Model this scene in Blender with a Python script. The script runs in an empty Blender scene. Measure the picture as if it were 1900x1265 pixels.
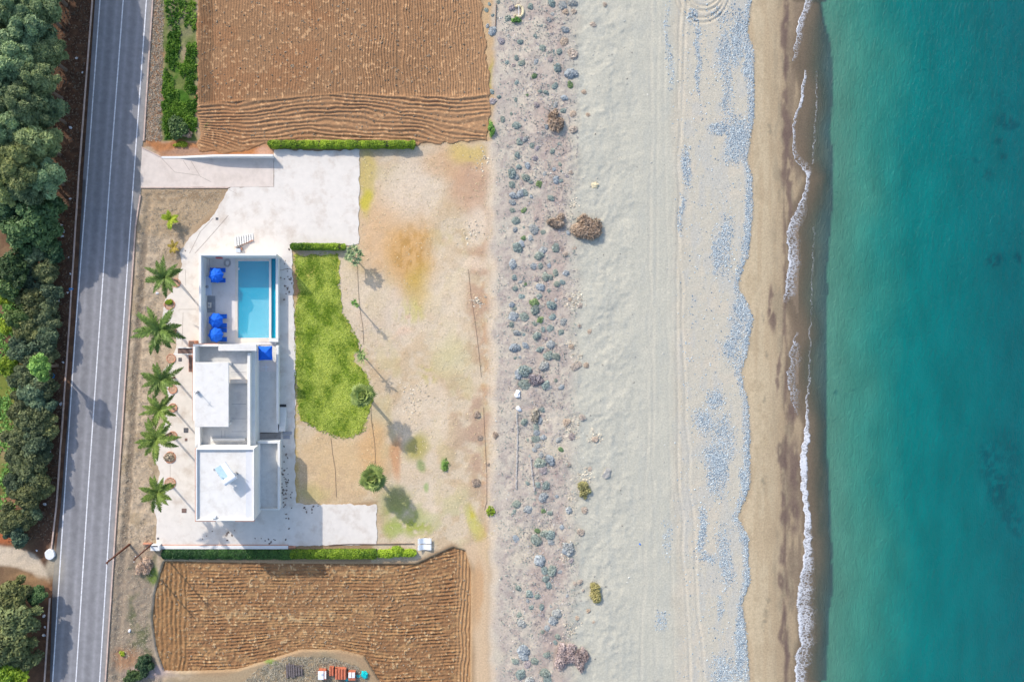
import bpy, bmesh, math, random
import numpy as np
from mathutils import Vector, Matrix

# ---------------------------------------------------------------- camera, world, sun, exposure
C = bpy.context.scene.collection
scn = bpy.context.scene
PXM = 13.0            # photo pixels per metre on the ground
H = 100.0             # flying height
NX, NY = 720.0, 626.0 # point straight below the camera (photo pixels)
def gx(px): return (px - 950.0) / PXM
def gy(py): return (632.5 - py) / PXM
CX, CY = gx(NX), gy(NY)
cam_d = bpy.data.cameras.new("camera"); cam = bpy.data.objects.new("camera", cam_d); C.objects.link(cam)
cam.location = (CX, CY, H); cam.rotation_euler = (0, 0, 0)
cam_d.sensor_width = 36.0; cam_d.lens = 36.0 * H / (1900 / PXM)
cam_d.shift_x = (950 - NX) / 1900.0; cam_d.shift_y = -(632.5 - NY) / 1900.0
cam_d.clip_start = 0.5; cam_d.clip_end = 3000
scn.camera = cam
EL = math.radians(31); SD = (0.655, -0.755)      # sun height; ground direction in which shadows fall
world = bpy.data.worlds.new("World"); scn.world = world; world.use_nodes = True
wn = world.node_tree.nodes; wl = world.node_tree.links
sky = wn.new("ShaderNodeTexSky"); sky.sky_type = 'NISHITA'; sky.sun_disc = False
sky.sun_elevation = EL; sky.sun_rotation = math.atan2(-SD[0], -SD[1]); sky.altitude = 0; sky.air_density = 1.0; sky.dust_density = 1.5
wl.new(sky.outputs[0], wn["Background"].inputs[0]); wn["Background"].inputs[1].default_value = 0.15
sun_d = bpy.data.lights.new("sun", 'SUN'); sun_d.energy = 2.3; sun_d.angle = math.radians(0.55); sun_d.color = (1.0, 0.93, 0.83)
sun = bpy.data.objects.new("sun", sun_d); C.objects.link(sun); sun.location = (-60, 60, 80)
sun.rotation_euler = Vector((SD[0] * math.cos(EL), SD[1] * math.cos(EL), -math.sin(EL))).to_track_quat('-Z', 'Y').to_euler()
scn.view_settings.view_transform = 'Standard'; scn.view_settings.look = 'None'
scn.view_settings.exposure = 0.85; scn.view_settings.gamma = 1.0
scn.cycles.max_bounces = 6; scn.cycles.diffuse_bounces = 3; scn.cycles.transparent_max_bounces = 8
KLIT = np.array((1.28, 1.33, 1.46))           # picture value of a sunlit surface of albedo 1 (for choosing albedos)

# ---------------------------------------------------------------- helpers
def lin(c): return tuple(((v/255)/12.92 if v/255 <= 0.04045 else ((v/255+0.055)/1.055)**2.4) for v in c)
def A(r, g, b, k=1.0): return np.array(lin((r, g, b))) / KLIT * k
def X(px, z=0.0): return CX + (gx(px) - CX) * (H - z) / H
def Y(py, z=0.0): return CY + (gy(py) - CY) * (H - z) / H
def P(px, py, z=0.0): return Vector((X(px, z), Y(py, z), z))

def _h(ix, iy, seed):
    n = (ix.astype(np.int64) * 374761393 + iy.astype(np.int64) * 668265263 + seed * 982451653) & 0xFFFFFFFF
    n = ((n ^ (n >> 13)) * 1274126177) & 0xFFFFFFFF
    n = ((n ^ (n >> 16)) * 2246822519) & 0xFFFFFFFF
    return ((n ^ (n >> 15)) & 0xFFFFFF) / float(0xFFFFFF)
def vn(x, y, seed=0):
    ix = np.floor(x); iy = np.floor(y); fx = x - ix; fy = y - iy
    fx = fx*fx*(3-2*fx); fy = fy*fy*(3-2*fy)
    a = _h(ix, iy, seed); b = _h(ix+1, iy, seed); c = _h(ix, iy+1, seed); d = _h(ix+1, iy+1, seed)
    return (a*(1-fx)+b*fx)*(1-fy) + (c*(1-fx)+d*fx)*fy
def fbm(x, y, o=4, seed=0):
    s = np.zeros_like(x, dtype=float); a = 0.5; t = 0
    for i in range(o):
        s += a * vn(x, y, seed + i*17); t += a; x = x*2.03+11.3; y = y*2.03+5.7; a *= 0.5
    return s / t
def sstep(a, b, x):
    t = np.clip((x-a)/(b-a), 0, 1); return t*t*(3-2*t)
def sdist(poly, x, y):
    """signed distance to a polygon, positive inside"""
    d = np.full(x.shape, 1e18); ins = np.zeros(x.shape, bool); n = len(poly)
    for i in range(n):
        x0, y0 = poly[i]; x1, y1 = poly[(i+1) % n]
        ex, ey = x1-x0, y1-y0
        t = np.clip(((x-x0)*ex + (y-y0)*ey) / (ex*ex+ey*ey+1e-12), 0, 1)
        d = np.minimum(d, (x-x0-t*ex)**2 + (y-y0-t*ey)**2)
        if ey != 0:
            c = ((y0 > y) != (y1 > y)) & (x < (x1-x0)*(y-y0)/ey + x0); ins ^= c
    d = np.sqrt(d); return np.where(ins, d, -d)
def ldist(line, x, y):
    d = np.full(x.shape, 1e18)
    for (x0, y0), (x1, y1) in zip(line[:-1], line[1:]):
        ex, ey = x1-x0, y1-y0
        t = np.clip(((x-x0)*ex + (y-y0)*ey) / (ex*ex+ey*ey+1e-12), 0, 1)
        d = np.minimum(d, (x-x0-t*ex)**2 + (y-y0-t*ey)**2)
    return np.sqrt(d)

def mk_mesh(name, v, f, attrs=None, cols=None, smooth=False):
    """v (N,3) array, f (M,k) array of equal-sided faces"""
    me = bpy.data.meshes.new(name)
    v = np.asarray(v, np.float32); f = np.asarray(f, np.int32); k = f.shape[1]
    me.vertices.add(len(v)); me.vertices.foreach_set("co", v.ravel())
    me.loops.add(f.size); me.loops.foreach_set("vertex_index", f.ravel())
    me.polygons.add(len(f)); me.polygons.foreach_set("loop_start", np.arange(0, f.size, k, dtype=np.int32))
    try: me.polygons.foreach_set("loop_total", np.full(len(f), k, np.int32))
    except Exception: pass
    if smooth: me.polygons.foreach_set("use_smooth", np.ones(len(f), bool))
    for n, a in (attrs or {}).items():
        at = me.attributes.new(n, 'FLOAT', 'POINT'); at.data.foreach_set("value", np.asarray(a, np.float32).ravel())
    for n, a in (cols or {}).items():
        at = me.attributes.new(n, 'FLOAT_COLOR', 'POINT'); a = np.asarray(a, np.float32)
        if a.shape[1] == 3: a = np.concatenate([a, np.ones((len(a), 1), np.float32)], 1)
        at.data.foreach_set("color", a.ravel())
    me.update(calc_edges=True); me.validate(); return me
def tag(o, label=None, cat=None, group=None, kind=None):
    if label: o["label"] = label
    if cat: o["category"] = cat
    if group: o["group"] = group
    if kind: o["kind"] = kind
    return o
def obj(name, me, m=None, parent=None, loc=None):
    o = bpy.data.objects.new(name, me); C.objects.link(o)
    if m is not None:
        me.materials.clear(); me.materials.append(m)
    if parent is not None: o.parent = parent
    if loc is not None: o.location = loc
    return o
def empty(name, loc=(0, 0, 0), rz=0.0):
    o = bpy.data.objects.new(name, None); C.objects.link(o); o.location = loc; o.rotation_euler = (0, 0, rz); o.empty_display_size = 0.2
    return o
def kids(o): return [c for c in bpy.data.objects if c.parent == o]
def copy_tree(root, loc, rz=0.0, sc=1.0, children=None):
    r = root.copy(); C.objects.link(r); r.location = loc; r.rotation_euler = (0, 0, rz)
    r.scale = (sc, sc, sc) if not isinstance(sc, tuple) else sc
    for ch in (children if children is not None else list(root.children)):
        c = ch.copy(); C.objects.link(c); c.parent = r
        for g in list(ch.children):
            d = g.copy(); C.objects.link(d); d.parent = c
    return r

class MB:
    """collects boxes, tubes and loose polygons; one mesh at the end"""
    def __init__(s): s.v = []; s.f = []
    def box(s, x0, x1, y0, y1, z0, z1):
        x0, x1 = min(x0, x1), max(x0, x1); y0, y1 = min(y0, y1), max(y0, y1)
        b = len(s.v); s.v += [(x0,y0,z0),(x1,y0,z0),(x1,y1,z0),(x0,y1,z0),(x0,y0,z1),(x1,y0,z1),(x1,y1,z1),(x0,y1,z1)]
        s.f += [tuple(b+i for i in q) for q in ((3,2,1,0),(4,5,6,7),(0,1,5,4),(1,2,6,5),(2,3,7,6),(3,0,4,7))]; return s
    def pb(s, px0, px1, py0, py1, z0, z1, zr=None):
        zr = z1 if zr is None else zr
        return s.box(X(px0, zr), X(px1, zr), Y(py0, zr), Y(py1, zr), z0, z1)
    def obox(s, c, ux, uy, uz, hx, hy, hz):
        """box with its own axes"""
        c = Vector(c); ux = Vector(ux).normalized(); uy = Vector(uy).normalized(); uz = Vector(uz).normalized(); b = len(s.v)
        for dz in (-1, 1):
            for dx, dy in ((-1,-1),(1,-1),(1,1),(-1,1)):
                s.v.append(tuple(c + ux*hx*dx + uy*hy*dy + uz*hz*dz))
        s.f += [tuple(b+i for i in q) for q in ((3,2,1,0),(4,5,6,7),(0,1,5,4),(1,2,6,5),(2,3,7,6),(3,0,4,7))]; return s
    def tube(s, pts, rad, n=6, cap=True):
        pts = [Vector(p) for p in pts]; rad = rad if isinstance(rad, (list, tuple)) else [rad]*len(pts); b = len(s.v)
        for i, p in enumerate(pts):
            t = (pts[min(i+1, len(pts)-1)] - pts[max(i-1, 0)]).normalized()
            a = t.orthogonal().normalized(); c = t.cross(a)
            for k in range(n):
                an = 2*math.pi*k/n; s.v.append(tuple(p + (a*math.cos(an) + c*math.sin(an))*rad[i]))
        for i in range(len(pts)-1):
            for k in range(n):
                s.f.append((b+i*n+k, b+i*n+(k+1) % n, b+(i+1)*n+(k+1) % n, b+(i+1)*n+k))
        if cap:
            s.f.append(tuple(b+k for k in reversed(range(n)))); e = b+(len(pts)-1)*n; s.f.append(tuple(e+k for k in range(n)))
        return s
    def prism(s, pts, z0, z1):
        n = len(pts); b = len(s.v); s.v += [(p[0], p[1], z0) for p in pts] + [(p[0], p[1], z1) for p in pts]
        s.f.append(tuple(b+i for i in reversed(range(n)))); s.f.append(tuple(b+n+i for i in range(n)))
        for i in range(n): j = (i+1) % n; s.f.append((b+i, b+j, b+n+j, b+n+i))
        return s
    def poly(s, pts):
        b = len(s.v); s.v += [tuple(p) for p in pts]; s.f.append(tuple(range(b, b+len(pts)))); return s
    def build(s, name, m, parent=None, bevel=0.0, smooth=False):
        me = bpy.data.meshes.new(name)
        off = Vector((0, 0, 0))
        if parent is not None and parent.type == 'EMPTY': off = parent.location
        me.from_pydata([tuple(Vector(p) - off) for p in s.v], [], s.f); me.update()
        bm = bmesh.new(); bm.from_mesh(me)
        bmesh.ops.recalc_face_normals(bm, faces=bm.faces)
        if bevel: bmesh.ops.bevel(bm, geom=list(bm.edges), offset=bevel, segments=1, affect='EDGES', clamp_overlap=True)
        bm.to_mesh(me); bm.free()
        if smooth: me.polygons.foreach_set("use_smooth", np.ones(len(me.polygons), bool))
        o = obj(name, me, m, parent)
        return o

def build_each(mb, name, m, parent, bevel=0.0):
    """every box of a builder as a part of its own"""
    out = []
    for i in range(0, len(mb.v), 8):
        q = MB(); q.v = mb.v[i:i+8]; q.f = [tuple(k-i for k in f) for f in mb.f[i//8*6:i//8*6+6]]; out.append(q.build(name, m, parent, bevel))
    return out
# ---------------------------------------------------------------- materials
def nodes(m):
    m.use_nodes = True; nt = m.node_tree; return nt, nt.nodes, nt.links, nt.nodes["Principled BSDF"]
def mat(name, col, rough=0.8, var=0.12, scale=3.0, bump=0.0, bscale=20.0, metallic=0.0, spec=0.3, stain=None, stain_amt=0.0, stain_scale=0.6):
    """solid surface with noise in its colour, optional stains of a second colour and a fine bump"""
    m = bpy.data.materials.new(name); nt, N, L, B = nodes(m)
    tc = N.new("ShaderNodeTexCoord"); n1 = N.new("ShaderNodeTexNoise"); n1.inputs["Scale"].default_value = scale; n1.inputs["Detail"].default_value = 6
    geo = N.new("ShaderNodeNewGeometry"); L.new(geo.outputs["Position"], n1.inputs["Vector"])
    mr = N.new("ShaderNodeMapRange"); mr.inputs[1].default_value = 0.3; mr.inputs[2].default_value = 0.7; mr.inputs[3].default_value = 1-var; mr.inputs[4].default_value = 1+var
    L.new(n1.outputs[0], mr.inputs[0])
    mx = N.new("ShaderNodeMix"); mx.data_type = 'RGBA'; mx.blend_type = 'MULTIPLY'; mx.inputs[0].default_value = 1
    mx.inputs[6].default_value = (*col, 1); L.new(mr.outputs[0], mx.inputs[7]); out = mx.outputs[2]
    if stain is not None:
        n2 = N.new("ShaderNodeTexNoise"); n2.inputs["Scale"].default_value = stain_scale; n2.inputs["Detail"].default_value = 8; n2.inputs["Roughness"].default_value = 0.65
        L.new(geo.outputs["Position"], n2.inputs["Vector"])
        m2 = N.new("ShaderNodeMapRange"); m2.inputs[1].default_value = 0.5; m2.inputs[2].default_value = 0.68; m2.inputs[4].default_value = stain_amt; L.new(n2.outputs[0], m2.inputs[0])
        m3 = N.new("ShaderNodeMix"); m3.data_type = 'RGBA'; L.new(m2.outputs[0], m3.inputs[0]); L.new(out, m3.inputs[6]); m3.inputs[7].default_value = (*stain, 1); out = m3.outputs[2]
    L.new(out, B.inputs["Base Color"]); B.inputs["Roughness"].default_value = rough; B.inputs["Metallic"].default_value = metallic; B.inputs["Specular IOR Level"].default_value = spec
    if bump:
        n3 = N.new("ShaderNodeTexNoise"); n3.inputs["Scale"].default_value = bscale; n3.inputs["Detail"].default_value = 5; L.new(geo.outputs["Position"], n3.inputs["Vector"])
        b = N.new("ShaderNodeBump"); b.inputs["Strength"].default_value = bump; b.inputs["Distance"].default_value = 0.05; L.new(n3.outputs[0], b.inputs["Height"]); L.new(b.outputs[0], B.inputs["Normal"])
    return m
def attr_mat(name, fine=(0.18, 9.0), bump=(0.5, 6.0, 0.06), rough=0.9, spec=0.15):
    """soil of many kinds: its colour is a mesh attribute (kind of soil), grain and roughness are noise"""
    m = bpy.data.materials.new(name); nt, N, L, B = nodes(m)
    at = N.new("ShaderNodeAttribute"); at.attribute_name = "col"; geo = N.new("ShaderNodeNewGeometry")
    n1 = N.new("ShaderNodeTexNoise"); n1.inputs["Scale"].default_value = fine[1]; n1.inputs["Detail"].default_value = 6; n1.inputs["Roughness"].default_value = 0.7; L.new(geo.outputs["Position"], n1.inputs["Vector"])
    mr = N.new("ShaderNodeMapRange"); mr.inputs[1].default_value = 0.3; mr.inputs[2].default_value = 0.7; mr.inputs[3].default_value = 1-fine[0]; mr.inputs[4].default_value = 1+fine[0]; L.new(n1.outputs[0], mr.inputs[0])
    mx = N.new("ShaderNodeMix"); mx.data_type = 'RGBA'; mx.blend_type = 'MULTIPLY'; mx.inputs[0].default_value = 1; L.new(at.outputs["Color"], mx.inputs[6]); L.new(mr.outputs[0], mx.inputs[7])
    L.new(mx.outputs[2], B.inputs["Base Color"]); B.inputs["Roughness"].default_value = rough; B.inputs["Specular IOR Level"].default_value = spec
    n3 = N.new("ShaderNodeTexNoise"); n3.inputs["Scale"].default_value = bump[1]; n3.inputs["Detail"].default_value = 6; n3.inputs["Roughness"].default_value = 0.65; L.new(geo.outputs["Position"], n3.inputs["Vector"])
    b = N.new("ShaderNodeBump"); b.inputs["Strength"].default_value = bump[0]; b.inputs["Distance"].default_value = bump[2]; L.new(n3.outputs[0], b.inputs["Height"]); L.new(b.outputs[0], B.inputs["Normal"])
    return m
LEAFK = 1.65            # leaves overlap and turn every way, so a crown shows darker than its leaves
def leaf_mat(name, dark, light, rough=0.6, trans=0.25, objvar=0.18):
    m = bpy.data.materials.new(name); nt, N, L, B = nodes(m)
    dark = tuple(min(.8, v*LEAFK) for v in dark); light = tuple(min(.8, v*LEAFK) for v in light)
    at = N.new("ShaderNodeAttribute"); at.attribute_name = "tint"
    mx = N.new("ShaderNodeMix"); mx.data_type = 'RGBA'; L.new(at.outputs["Fac"], mx.inputs[0]); mx.inputs[6].default_value = (*dark, 1); mx.inputs[7].default_value = (*light, 1)
    oi = N.new("ShaderNodeObjectInfo"); mr = N.new("ShaderNodeMapRange"); mr.inputs[3].default_value = 1-objvar; mr.inputs[4].default_value = 1+objvar; L.new(oi.outputs["Random"], mr.inputs[0])
    m2 = N.new("ShaderNodeMix"); m2.data_type = 'RGBA'; m2.blend_type = 'MULTIPLY'; m2.inputs[0].default_value = 1; L.new(mx.outputs[2], m2.inputs[6]); L.new(mr.outputs[0], m2.inputs[7])
    wn_ = N.new("ShaderNodeTexWhiteNoise"); wn_.noise_dimensions = '1D'; L.new(oi.outputs["Random"], wn_.inputs["W"]); hm = N.new("ShaderNodeMix"); hm.data_type = 'RGBA'; L.new(wn_.outputs["Value"], hm.inputs[0]); h_ = objvar*.6
    hm.inputs[6].default_value = (1+h_, 1+h_*.35, 1-h_, 1); hm.inputs[7].default_value = (1-h_, 1-h_*.1, 1+h_*.6, 1)
    m4 = N.new("ShaderNodeMix"); m4.data_type = 'RGBA'; m4.blend_type = 'MULTIPLY'; m4.inputs[0].default_value = 1; L.new(m2.outputs[2], m4.inputs[6]); L.new(hm.outputs[2], m4.inputs[7]); m2 = m4
    L.new(m2.outputs[2], B.inputs["Base Color"]); B.inputs["Roughness"].default_value = rough; B.inputs["Specular IOR Level"].default_value = 0.25
    tr = N.new("ShaderNodeBsdfTranslucent"); L.new(m2.outputs[2], tr.inputs["Color"]); ms = N.new("ShaderNodeMixShader"); ms.inputs[0].default_value = trans
    L.new(B.outputs[0], ms.inputs[1]); L.new(tr.outputs[0], ms.inputs[2]); L.new(ms.outputs[0], N["Material Output"].inputs[0])
    return m
# ================================================================ GROUND (one sheet to the horizon)
def axis(lo, hi, step, far):
    return np.concatenate([-far[::-1] + lo, np.arange(lo, hi, step), hi + far])
FAR = np.array([1., 3, 8, 20, 50, 120, 300, 900])
# lists of the place's outlines, in photo pixels on the ground
ROAD_L = [(177,-300+0),(177,0),(155,320),(139,600),(118,900),(112,940),(99,1100),(93,1265),(82,1560)]
KERB_L = [(194,-300),(172,0),(147,320),(128,620),(105,940),(96,1018)]
KERB_L2 = [(93,1108),(83,1265),(64,1560)]
KERB_R1 = [(305,-300),(284,0),(276,120),(268.5,240),(267,262)]
KERB_R2 = [(261,362),(252,420),(238.5,620),(217.5,940),(196,1265),(176,1560)]
LINE_L = [(207,-300),(186,0),(163,320),(140,620),(120,920),(98,1265),(79,1560)]
LINE_C = [(251,-300),(229,0),(205,320),(184,620),(163,920),(141,1265),(122,1560)]
LINE_R = [(294,-300),(272,0),(249,320),(228,620),(206.5,920),(185,1265),(166,1560)]
ROAD_POLY = [(198,-300),(177,0),(155,320),(140,600),(113,940),(100,1080),(93,1265),(74,1560),(176,1560),(196,1265),(217.5,940),(238.5,620),(252,420),(262,350),(263,275),(268.5,240),(284,0),(305,-300)]
DRIVE = [(264,274),(300,293),(508,293),(508,347),(262,348),(261,320)]
COURT = [(508,279),(667,279),(666,452),(650,456),(542,456),(543,500),(502,500),(502,481),(438,481),(438,630),(502,630),(502,501),(543,501),(548,640),(547,820),(549,934),(699,936),(700,1010),(520,1012),(288,1012),(290,960),(283,930),(296,880),(288,850),(300,800),(306,780),(312,730),(300,690),(318,670),(330,640),(318,610),(300,590),(305,560),(318,540),(330,520),(338,490),(332,470),(352,440),(395,402),(425,349),(470,347),(508,347)]
FIELD_N = [(366,-300),(888,-300),(893,0),(905,100),(912,215),(905,262),(770,270),(500,268),(430,285),(365,283),(372,240),(362,205),(366,150)]
FIELD_S = [(300,1036),(500,1040),(770,1042),(840,1010),(868,1018),(880,1060),(878,1265),(880,1300),(760,1300),(700,1268),(672,1222),(630,1212),(560,1211),(500,1230),(440,1248),(340,1252),(300,1250),(285,1210),(276,1150),(281,1100),(292,1060)]
LAWN = [(545,476),(600,473),(627,472),(630,545),(636,580),(652,610),(668,640),(664,652),(654,660),(655,672),(672,684),(682,700),(683,712),(690,735),(684,760),(676,785),(672,800),(655,808),(640,812),(610,805),(565,782),(553,760),(550,700),(549,580),(552,562),(556,545)]
CUSP = [(0,1395),(60,1384),(100,1399),(180,1400),(230,1398),(292,1387),(330,1396),(400,1395),(470,1388),(512,1373),(540,1374),(590,1397),(650,1386),(690,1376),(740,1388),(800,1390),(900,1390),(960,1369),(1000,1388),(1080,1390),(1120,1376),(1200,1386),(1265,1390)]
def cusp(y):
    c = np.array(CUSP, float); return np.interp(np.mod(y, 1265.0), c[:, 0], c[:, 1])

xs = axis(-80.0, 80.0, 0.2, FAR); ys = axis(-57.0, 57.0, 0.2, FAR)
gX, gY = np.meshgrid(xs, ys); NXg, NYg = len(xs), len(ys)
gX = gX.ravel(); gY = gY.ravel()
qx = gX*PXM + 950; qy = 632.5 - gY*PXM
w0 = fbm(qx/38, qy/38, 4, 3) - .5; w1 = fbm(qx/38, qy/38, 4, 91) - .5
nfine = fbm(qx/7, qy/7, 3, 44); nmid = fbm(qx/26, qy/26, 4, 55); nbig = fbm(qx/110, qy/110, 3, 66)
ux = qx + 22*w0; uy = qy + 22*w1                     # warped place, for ragged borders
col = np.tile(A(176, 150, 122), (len(gX), 1))
gz = np.zeros(len(gX))
def put(mask, c, amt=1.0):
    global col
    m = (np.clip(mask, 0, 1)*amt)[:, None]; col = col*(1-m) + np.asarray(c)*m
def pm(poly, soft=4.0, wv=1.0):
    p = np.array(poly, float); x0, y0 = p.min(0)-40; x1, y1 = p.max(0)+40
    i = np.where((qx > x0) & (qx < x1) & (qy > y0) & (qy < y1))[0]; r = np.zeros(len(qx))
    r[i] = sstep(-soft, soft, sdist(poly, qx[i]+22*wv*w0[i], qy[i]+22*wv*w1[i])); return r
def bl(px, py, rx, ry, soft=0.5, rot=0.0, wv=1.0):
    i = np.where((np.abs(qx-px) < 1.6*max(rx, ry)+30) & (np.abs(qy-py) < 1.6*max(rx, ry)+30))[0]; r = np.zeros(len(qx))
    dx = qx[i]+22*wv*w0[i]-px; dy = qy[i]+22*wv*w1[i]-py; c, s = math.cos(rot), math.sin(rot)
    d = np.sqrt(((dx*c+dy*s)/rx)**2 + ((-dx*s+dy*c)/ry)**2); r[i] = 1-sstep(1-soft, 1+soft, d); return r
def band(x0, x1, s0, s1, wv=1.0):
    x = qx + 22*wv*w0; return sstep(x0-s0, x0+s0, x)*(1-sstep(x1-s1, x1+s1, x))
def rx_road(y): return np.interp(y, [-300, 0, 240, 420, 620, 940, 1265, 1560], [305, 284, 268, 252, 238, 217, 196, 176])

# land west of the road: brown field soil, then dark litter under the trees
put(1-sstep(180, 240, qx), A(118, 92, 74)); put((1-sstep(180, 240, qx))*sstep(.45, .62, nmid), A(140, 116, 92), .7)
put(band(60, 175, 30, 8), A(96, 72, 60), .9); put(band(60, 170, 30, 8)*sstep(.5, .65, nfine), A(128, 98, 78), .6)
put(bl(6, 100, 22, 150), A(165, 115, 75)); 
for b in ((12, 760, 26, 60), (20, 700, 30, 30), (15, 880, 26, 40)): put(bl(*b), A(128, 142, 66), .8)
put(bl(12, 820, 18, 40), A(170, 150, 120), .6); put(bl(20, 930, 22, 18), A(170, 130, 105), .8)
put(pm([(-60,1003),(20,1015),(60,1030),(92,1056),(92,1078),(60,1062),(20,1052),(-60,1040)], 4, .5), A(212, 198, 182), .95)
put(bl(8, 1000, 30, 10), A(190, 110, 70), .7); put(bl(60, 1072, 40, 10), A(172, 140, 108), .8); put(bl(86, 1095, 8, 20), A(165, 120, 90), .7)
put(bl(100, 1040, 10, 26), A(186, 176, 160), .9)
# the verge east of the road: straw and dry soil
vw = sstep(0, 6, qx - rx_road(qy))*(1-sstep(330, 380, qx))
put(vw, A(193, 175, 155)); put(vw*sstep(.42, .62, nfine), A(214, 195, 173), .7); put(vw*sstep(.52, .66, nmid), A(168, 149, 122), .6)
for a, b2 in ((0, 270),): put(sstep(0, 4, qx-rx_road(qy))*(1-sstep(296, 306, ux))*(qy < 272), A(172, 126, 92), .8)
put(band(284, 302, 3, 6, .6)*(qy < 262)*sstep(.38, .6, nfine), A(136, 102, 80), .6)
ditch = 1-sstep(3, 9, np.abs(qx - (rx_road(qy)+19) + 8*w0))
put(ditch*(qy > 360), A(124, 112, 100), .7); gz -= ditch*(qy > 360)*.14
put(sstep(296, 306, ux)*(1-sstep(360, 368, ux))*(qy < 262), A(112, 128, 66), .95)
put(sstep(304, 312, ux)*(1-sstep(350, 364, ux))*sstep(70, 90, uy)*(1-sstep(250, 262, uy))*sstep(.36, .5, nmid), A(66, 112, 30), .9)
put(sstep(300, 320, ux)*(1-sstep(350, 366, ux))*(1-sstep(60, 90, uy))*sstep(.4, .6, nmid), A(150, 142, 118), .7)
put(bl(345, 110, 12, 26), A(186, 164, 140), .8)
put(pm([(268,262),(330,262),(372,268),(420,276),(505,268),(508,292),(300,292)], 5, .6), A(192, 132, 88), .95)
put(bl(352, 285, 50, 8), A(186, 156, 140), .7); put(bl(492, 282, 16, 9), A(214, 176, 158), .8)
put(pm([(262,350),(424,350),(398,395),(345,436),(300,440),(262,430)], 5, .5), A(190, 168, 142), .9); put(bl(340, 362, 70, 14)*sstep(.4, .6, nfine), A(150, 128, 104), .7)
put(pm([(200,1010),(290,1016),(290,1060),(278,1150),(285,1215),(300,1265),(300,1400),(180,1400)], 5, .6), A(158, 144, 130), .95)
put(pm([(240,1060),(292,1030),(282,1100),(276,1160),(284,1230),(262,1265),(240,1200)], 8, .8)*sstep(.38, .55, nmid), A(104, 112, 78), .8)
put(bl(268, 1040, 14, 24), A(192, 168, 148), .8); put(bl(232, 1220, 22, 22), A(176, 132, 100), .7); put(bl(288, 1070, 7, 16), A(112, 140, 54), .8)
put(bl(275, 1250, 40, 14)*sstep(.45, .6, nmid), A(184, 168, 176), .8)
put(pm([(320,1258),(420,1252),(520,1222),(600,1212),(660,1222),(700,1270),(720,1400),(300,1400)], 6, .6), A(178, 158, 132), .95)
put(pm([(480,1240),(530,1220),(610,1218),(660,1235),(690,1400),(440,1400)], 8, .8)*sstep(.38, .6, nfine), A(142, 134, 116), .8)
put(bl(505, 1228, 14, 5), A(120, 150, 72), .8)

# the garden: pale trodden soil with dry grass
gard = [(545,455),(660,440),(668,272),(905,262),(918,400),(925,1010),(880,1020),(840,1008),(770,1040),(690,1040),(700,930),(545,940)]
put(pm(gard, 5, .4), A(217, 200, 178)); gm = pm(gard, 5, .4)
put(gm*sstep(.48, .62, nmid), A(210, 187, 158), .75); put(gm*sstep(.52, .68, fbm(qx/16, qy/16, 4, 57)), A(198, 172, 140), .55); put(gm*sstep(.56, .7, fbm(qx/30, qy/40, 4, 58)), A(206, 192, 150), .5); put(gm*sstep(.55, .66, nbig), A(230, 213, 194), .6)
put(bl(720, 430, 60, 80, .6), A(224, 186, 146), .75); put(bl(760, 470, 44, 75, .5), A(214, 170, 112), .8)
put(bl(765, 470, 40, 70)*sstep(.5, .62, fbm(qx/5, qy/14, 3, 8)), A(190, 148, 84), .6)
put(bl(775, 540, 26, 46), A(204, 174, 98), .8); put(bl(760, 580, 26, 22)*sstep(.35, .6, fbm(qx/4, qy/18, 3, 9)), A(204, 196, 92), .75)
put(bl(680, 330, 14, 62, .5), A(206, 186, 118), .8); put(bl(678, 372, 10, 20), A(206, 194, 72), .8)
put(bl(760, 350, 55, 60, .6), A(228, 212, 196), .8); put(bl(830, 560, 40, 90, .6), A(230, 214, 194), .6)
put(bl(850, 300, 60, 34, .6), A(210, 172, 138), .7); put(bl(870, 288, 34, 22), A(212, 192, 112), .6); put(bl(872, 350, 40, 40), A(204, 166, 142), .7)
put(band(868, 916, 10, 12, .9)*(qy > 300)*(qy < 1020)*sstep(.36, .6, nmid), A(196, 164, 142), .8)
put(band(894, 908, 4, 8, .7)*(qy > 520)*(qy < 1010)*sstep(.35, .6, nfine), A(208, 164, 124), .5)
put(bl(885, 415, 20, 34), A(228, 210, 192), .9); put(bl(880, 490, 22, 16), A(232, 212, 192), .8)
put(bl(870, 780, 30, 90, .7)*sstep(.4, .6, nmid), A(190, 164, 146), .7)
put(bl(756, 590, 5, 5), A(236, 190, 160), .8); put(bl(752, 618, 12, 9), A(234, 196, 170), .7); put(bl(716, 590, 60, 60), A(226, 210, 196), .5)
put(bl(620, 870, 80, 70, .6), A(222, 192, 152), .8); put(bl(690, 830, 26, 50, .6), A(220, 178, 130), .7); put(bl(735, 850, 12, 36), A(206, 150, 108), .7)
put(bl(600, 900, 60, 36, .6)*sstep(.45, .6, nfine), A(206, 178, 148), .6); put(bl(576, 915, 30, 16), A(196, 184, 120), .5)
put(bl(775, 830, 22, 26), A(176, 168, 84), .8); put(bl(752, 950, 46, 34, .6, .7)*sstep(.25, .55, nmid), A(150, 168, 72), .85); put(bl(770, 975, 34, 18, .7)*sstep(.3, .55, nfine), A(166, 178, 70), .8); put(bl(728, 985, 18, 14), A(170, 186, 96), .7)
put(bl(738, 925, 26, 22), A(166, 164, 110), .8); put(bl(825, 860, 6, 14, .5, .5)*sstep(.4, .55, nfine), A(128, 176, 82), .9); put(bl(790, 905, 4, 8), A(150, 182, 110), .7); put(bl(785, 865, 5, 12), A(120, 150, 80), .7)
put(bl(878, 968, 10, 32, .5, -.25), A(204, 194, 78), .9); put(bl(895, 1010, 8, 30, .5, -.25), A(214, 190, 104), .6); put(bl(830, 960, 70, 50, .7)*sstep(.45, .6, nmid), A(206, 202, 164), .6)
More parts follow.
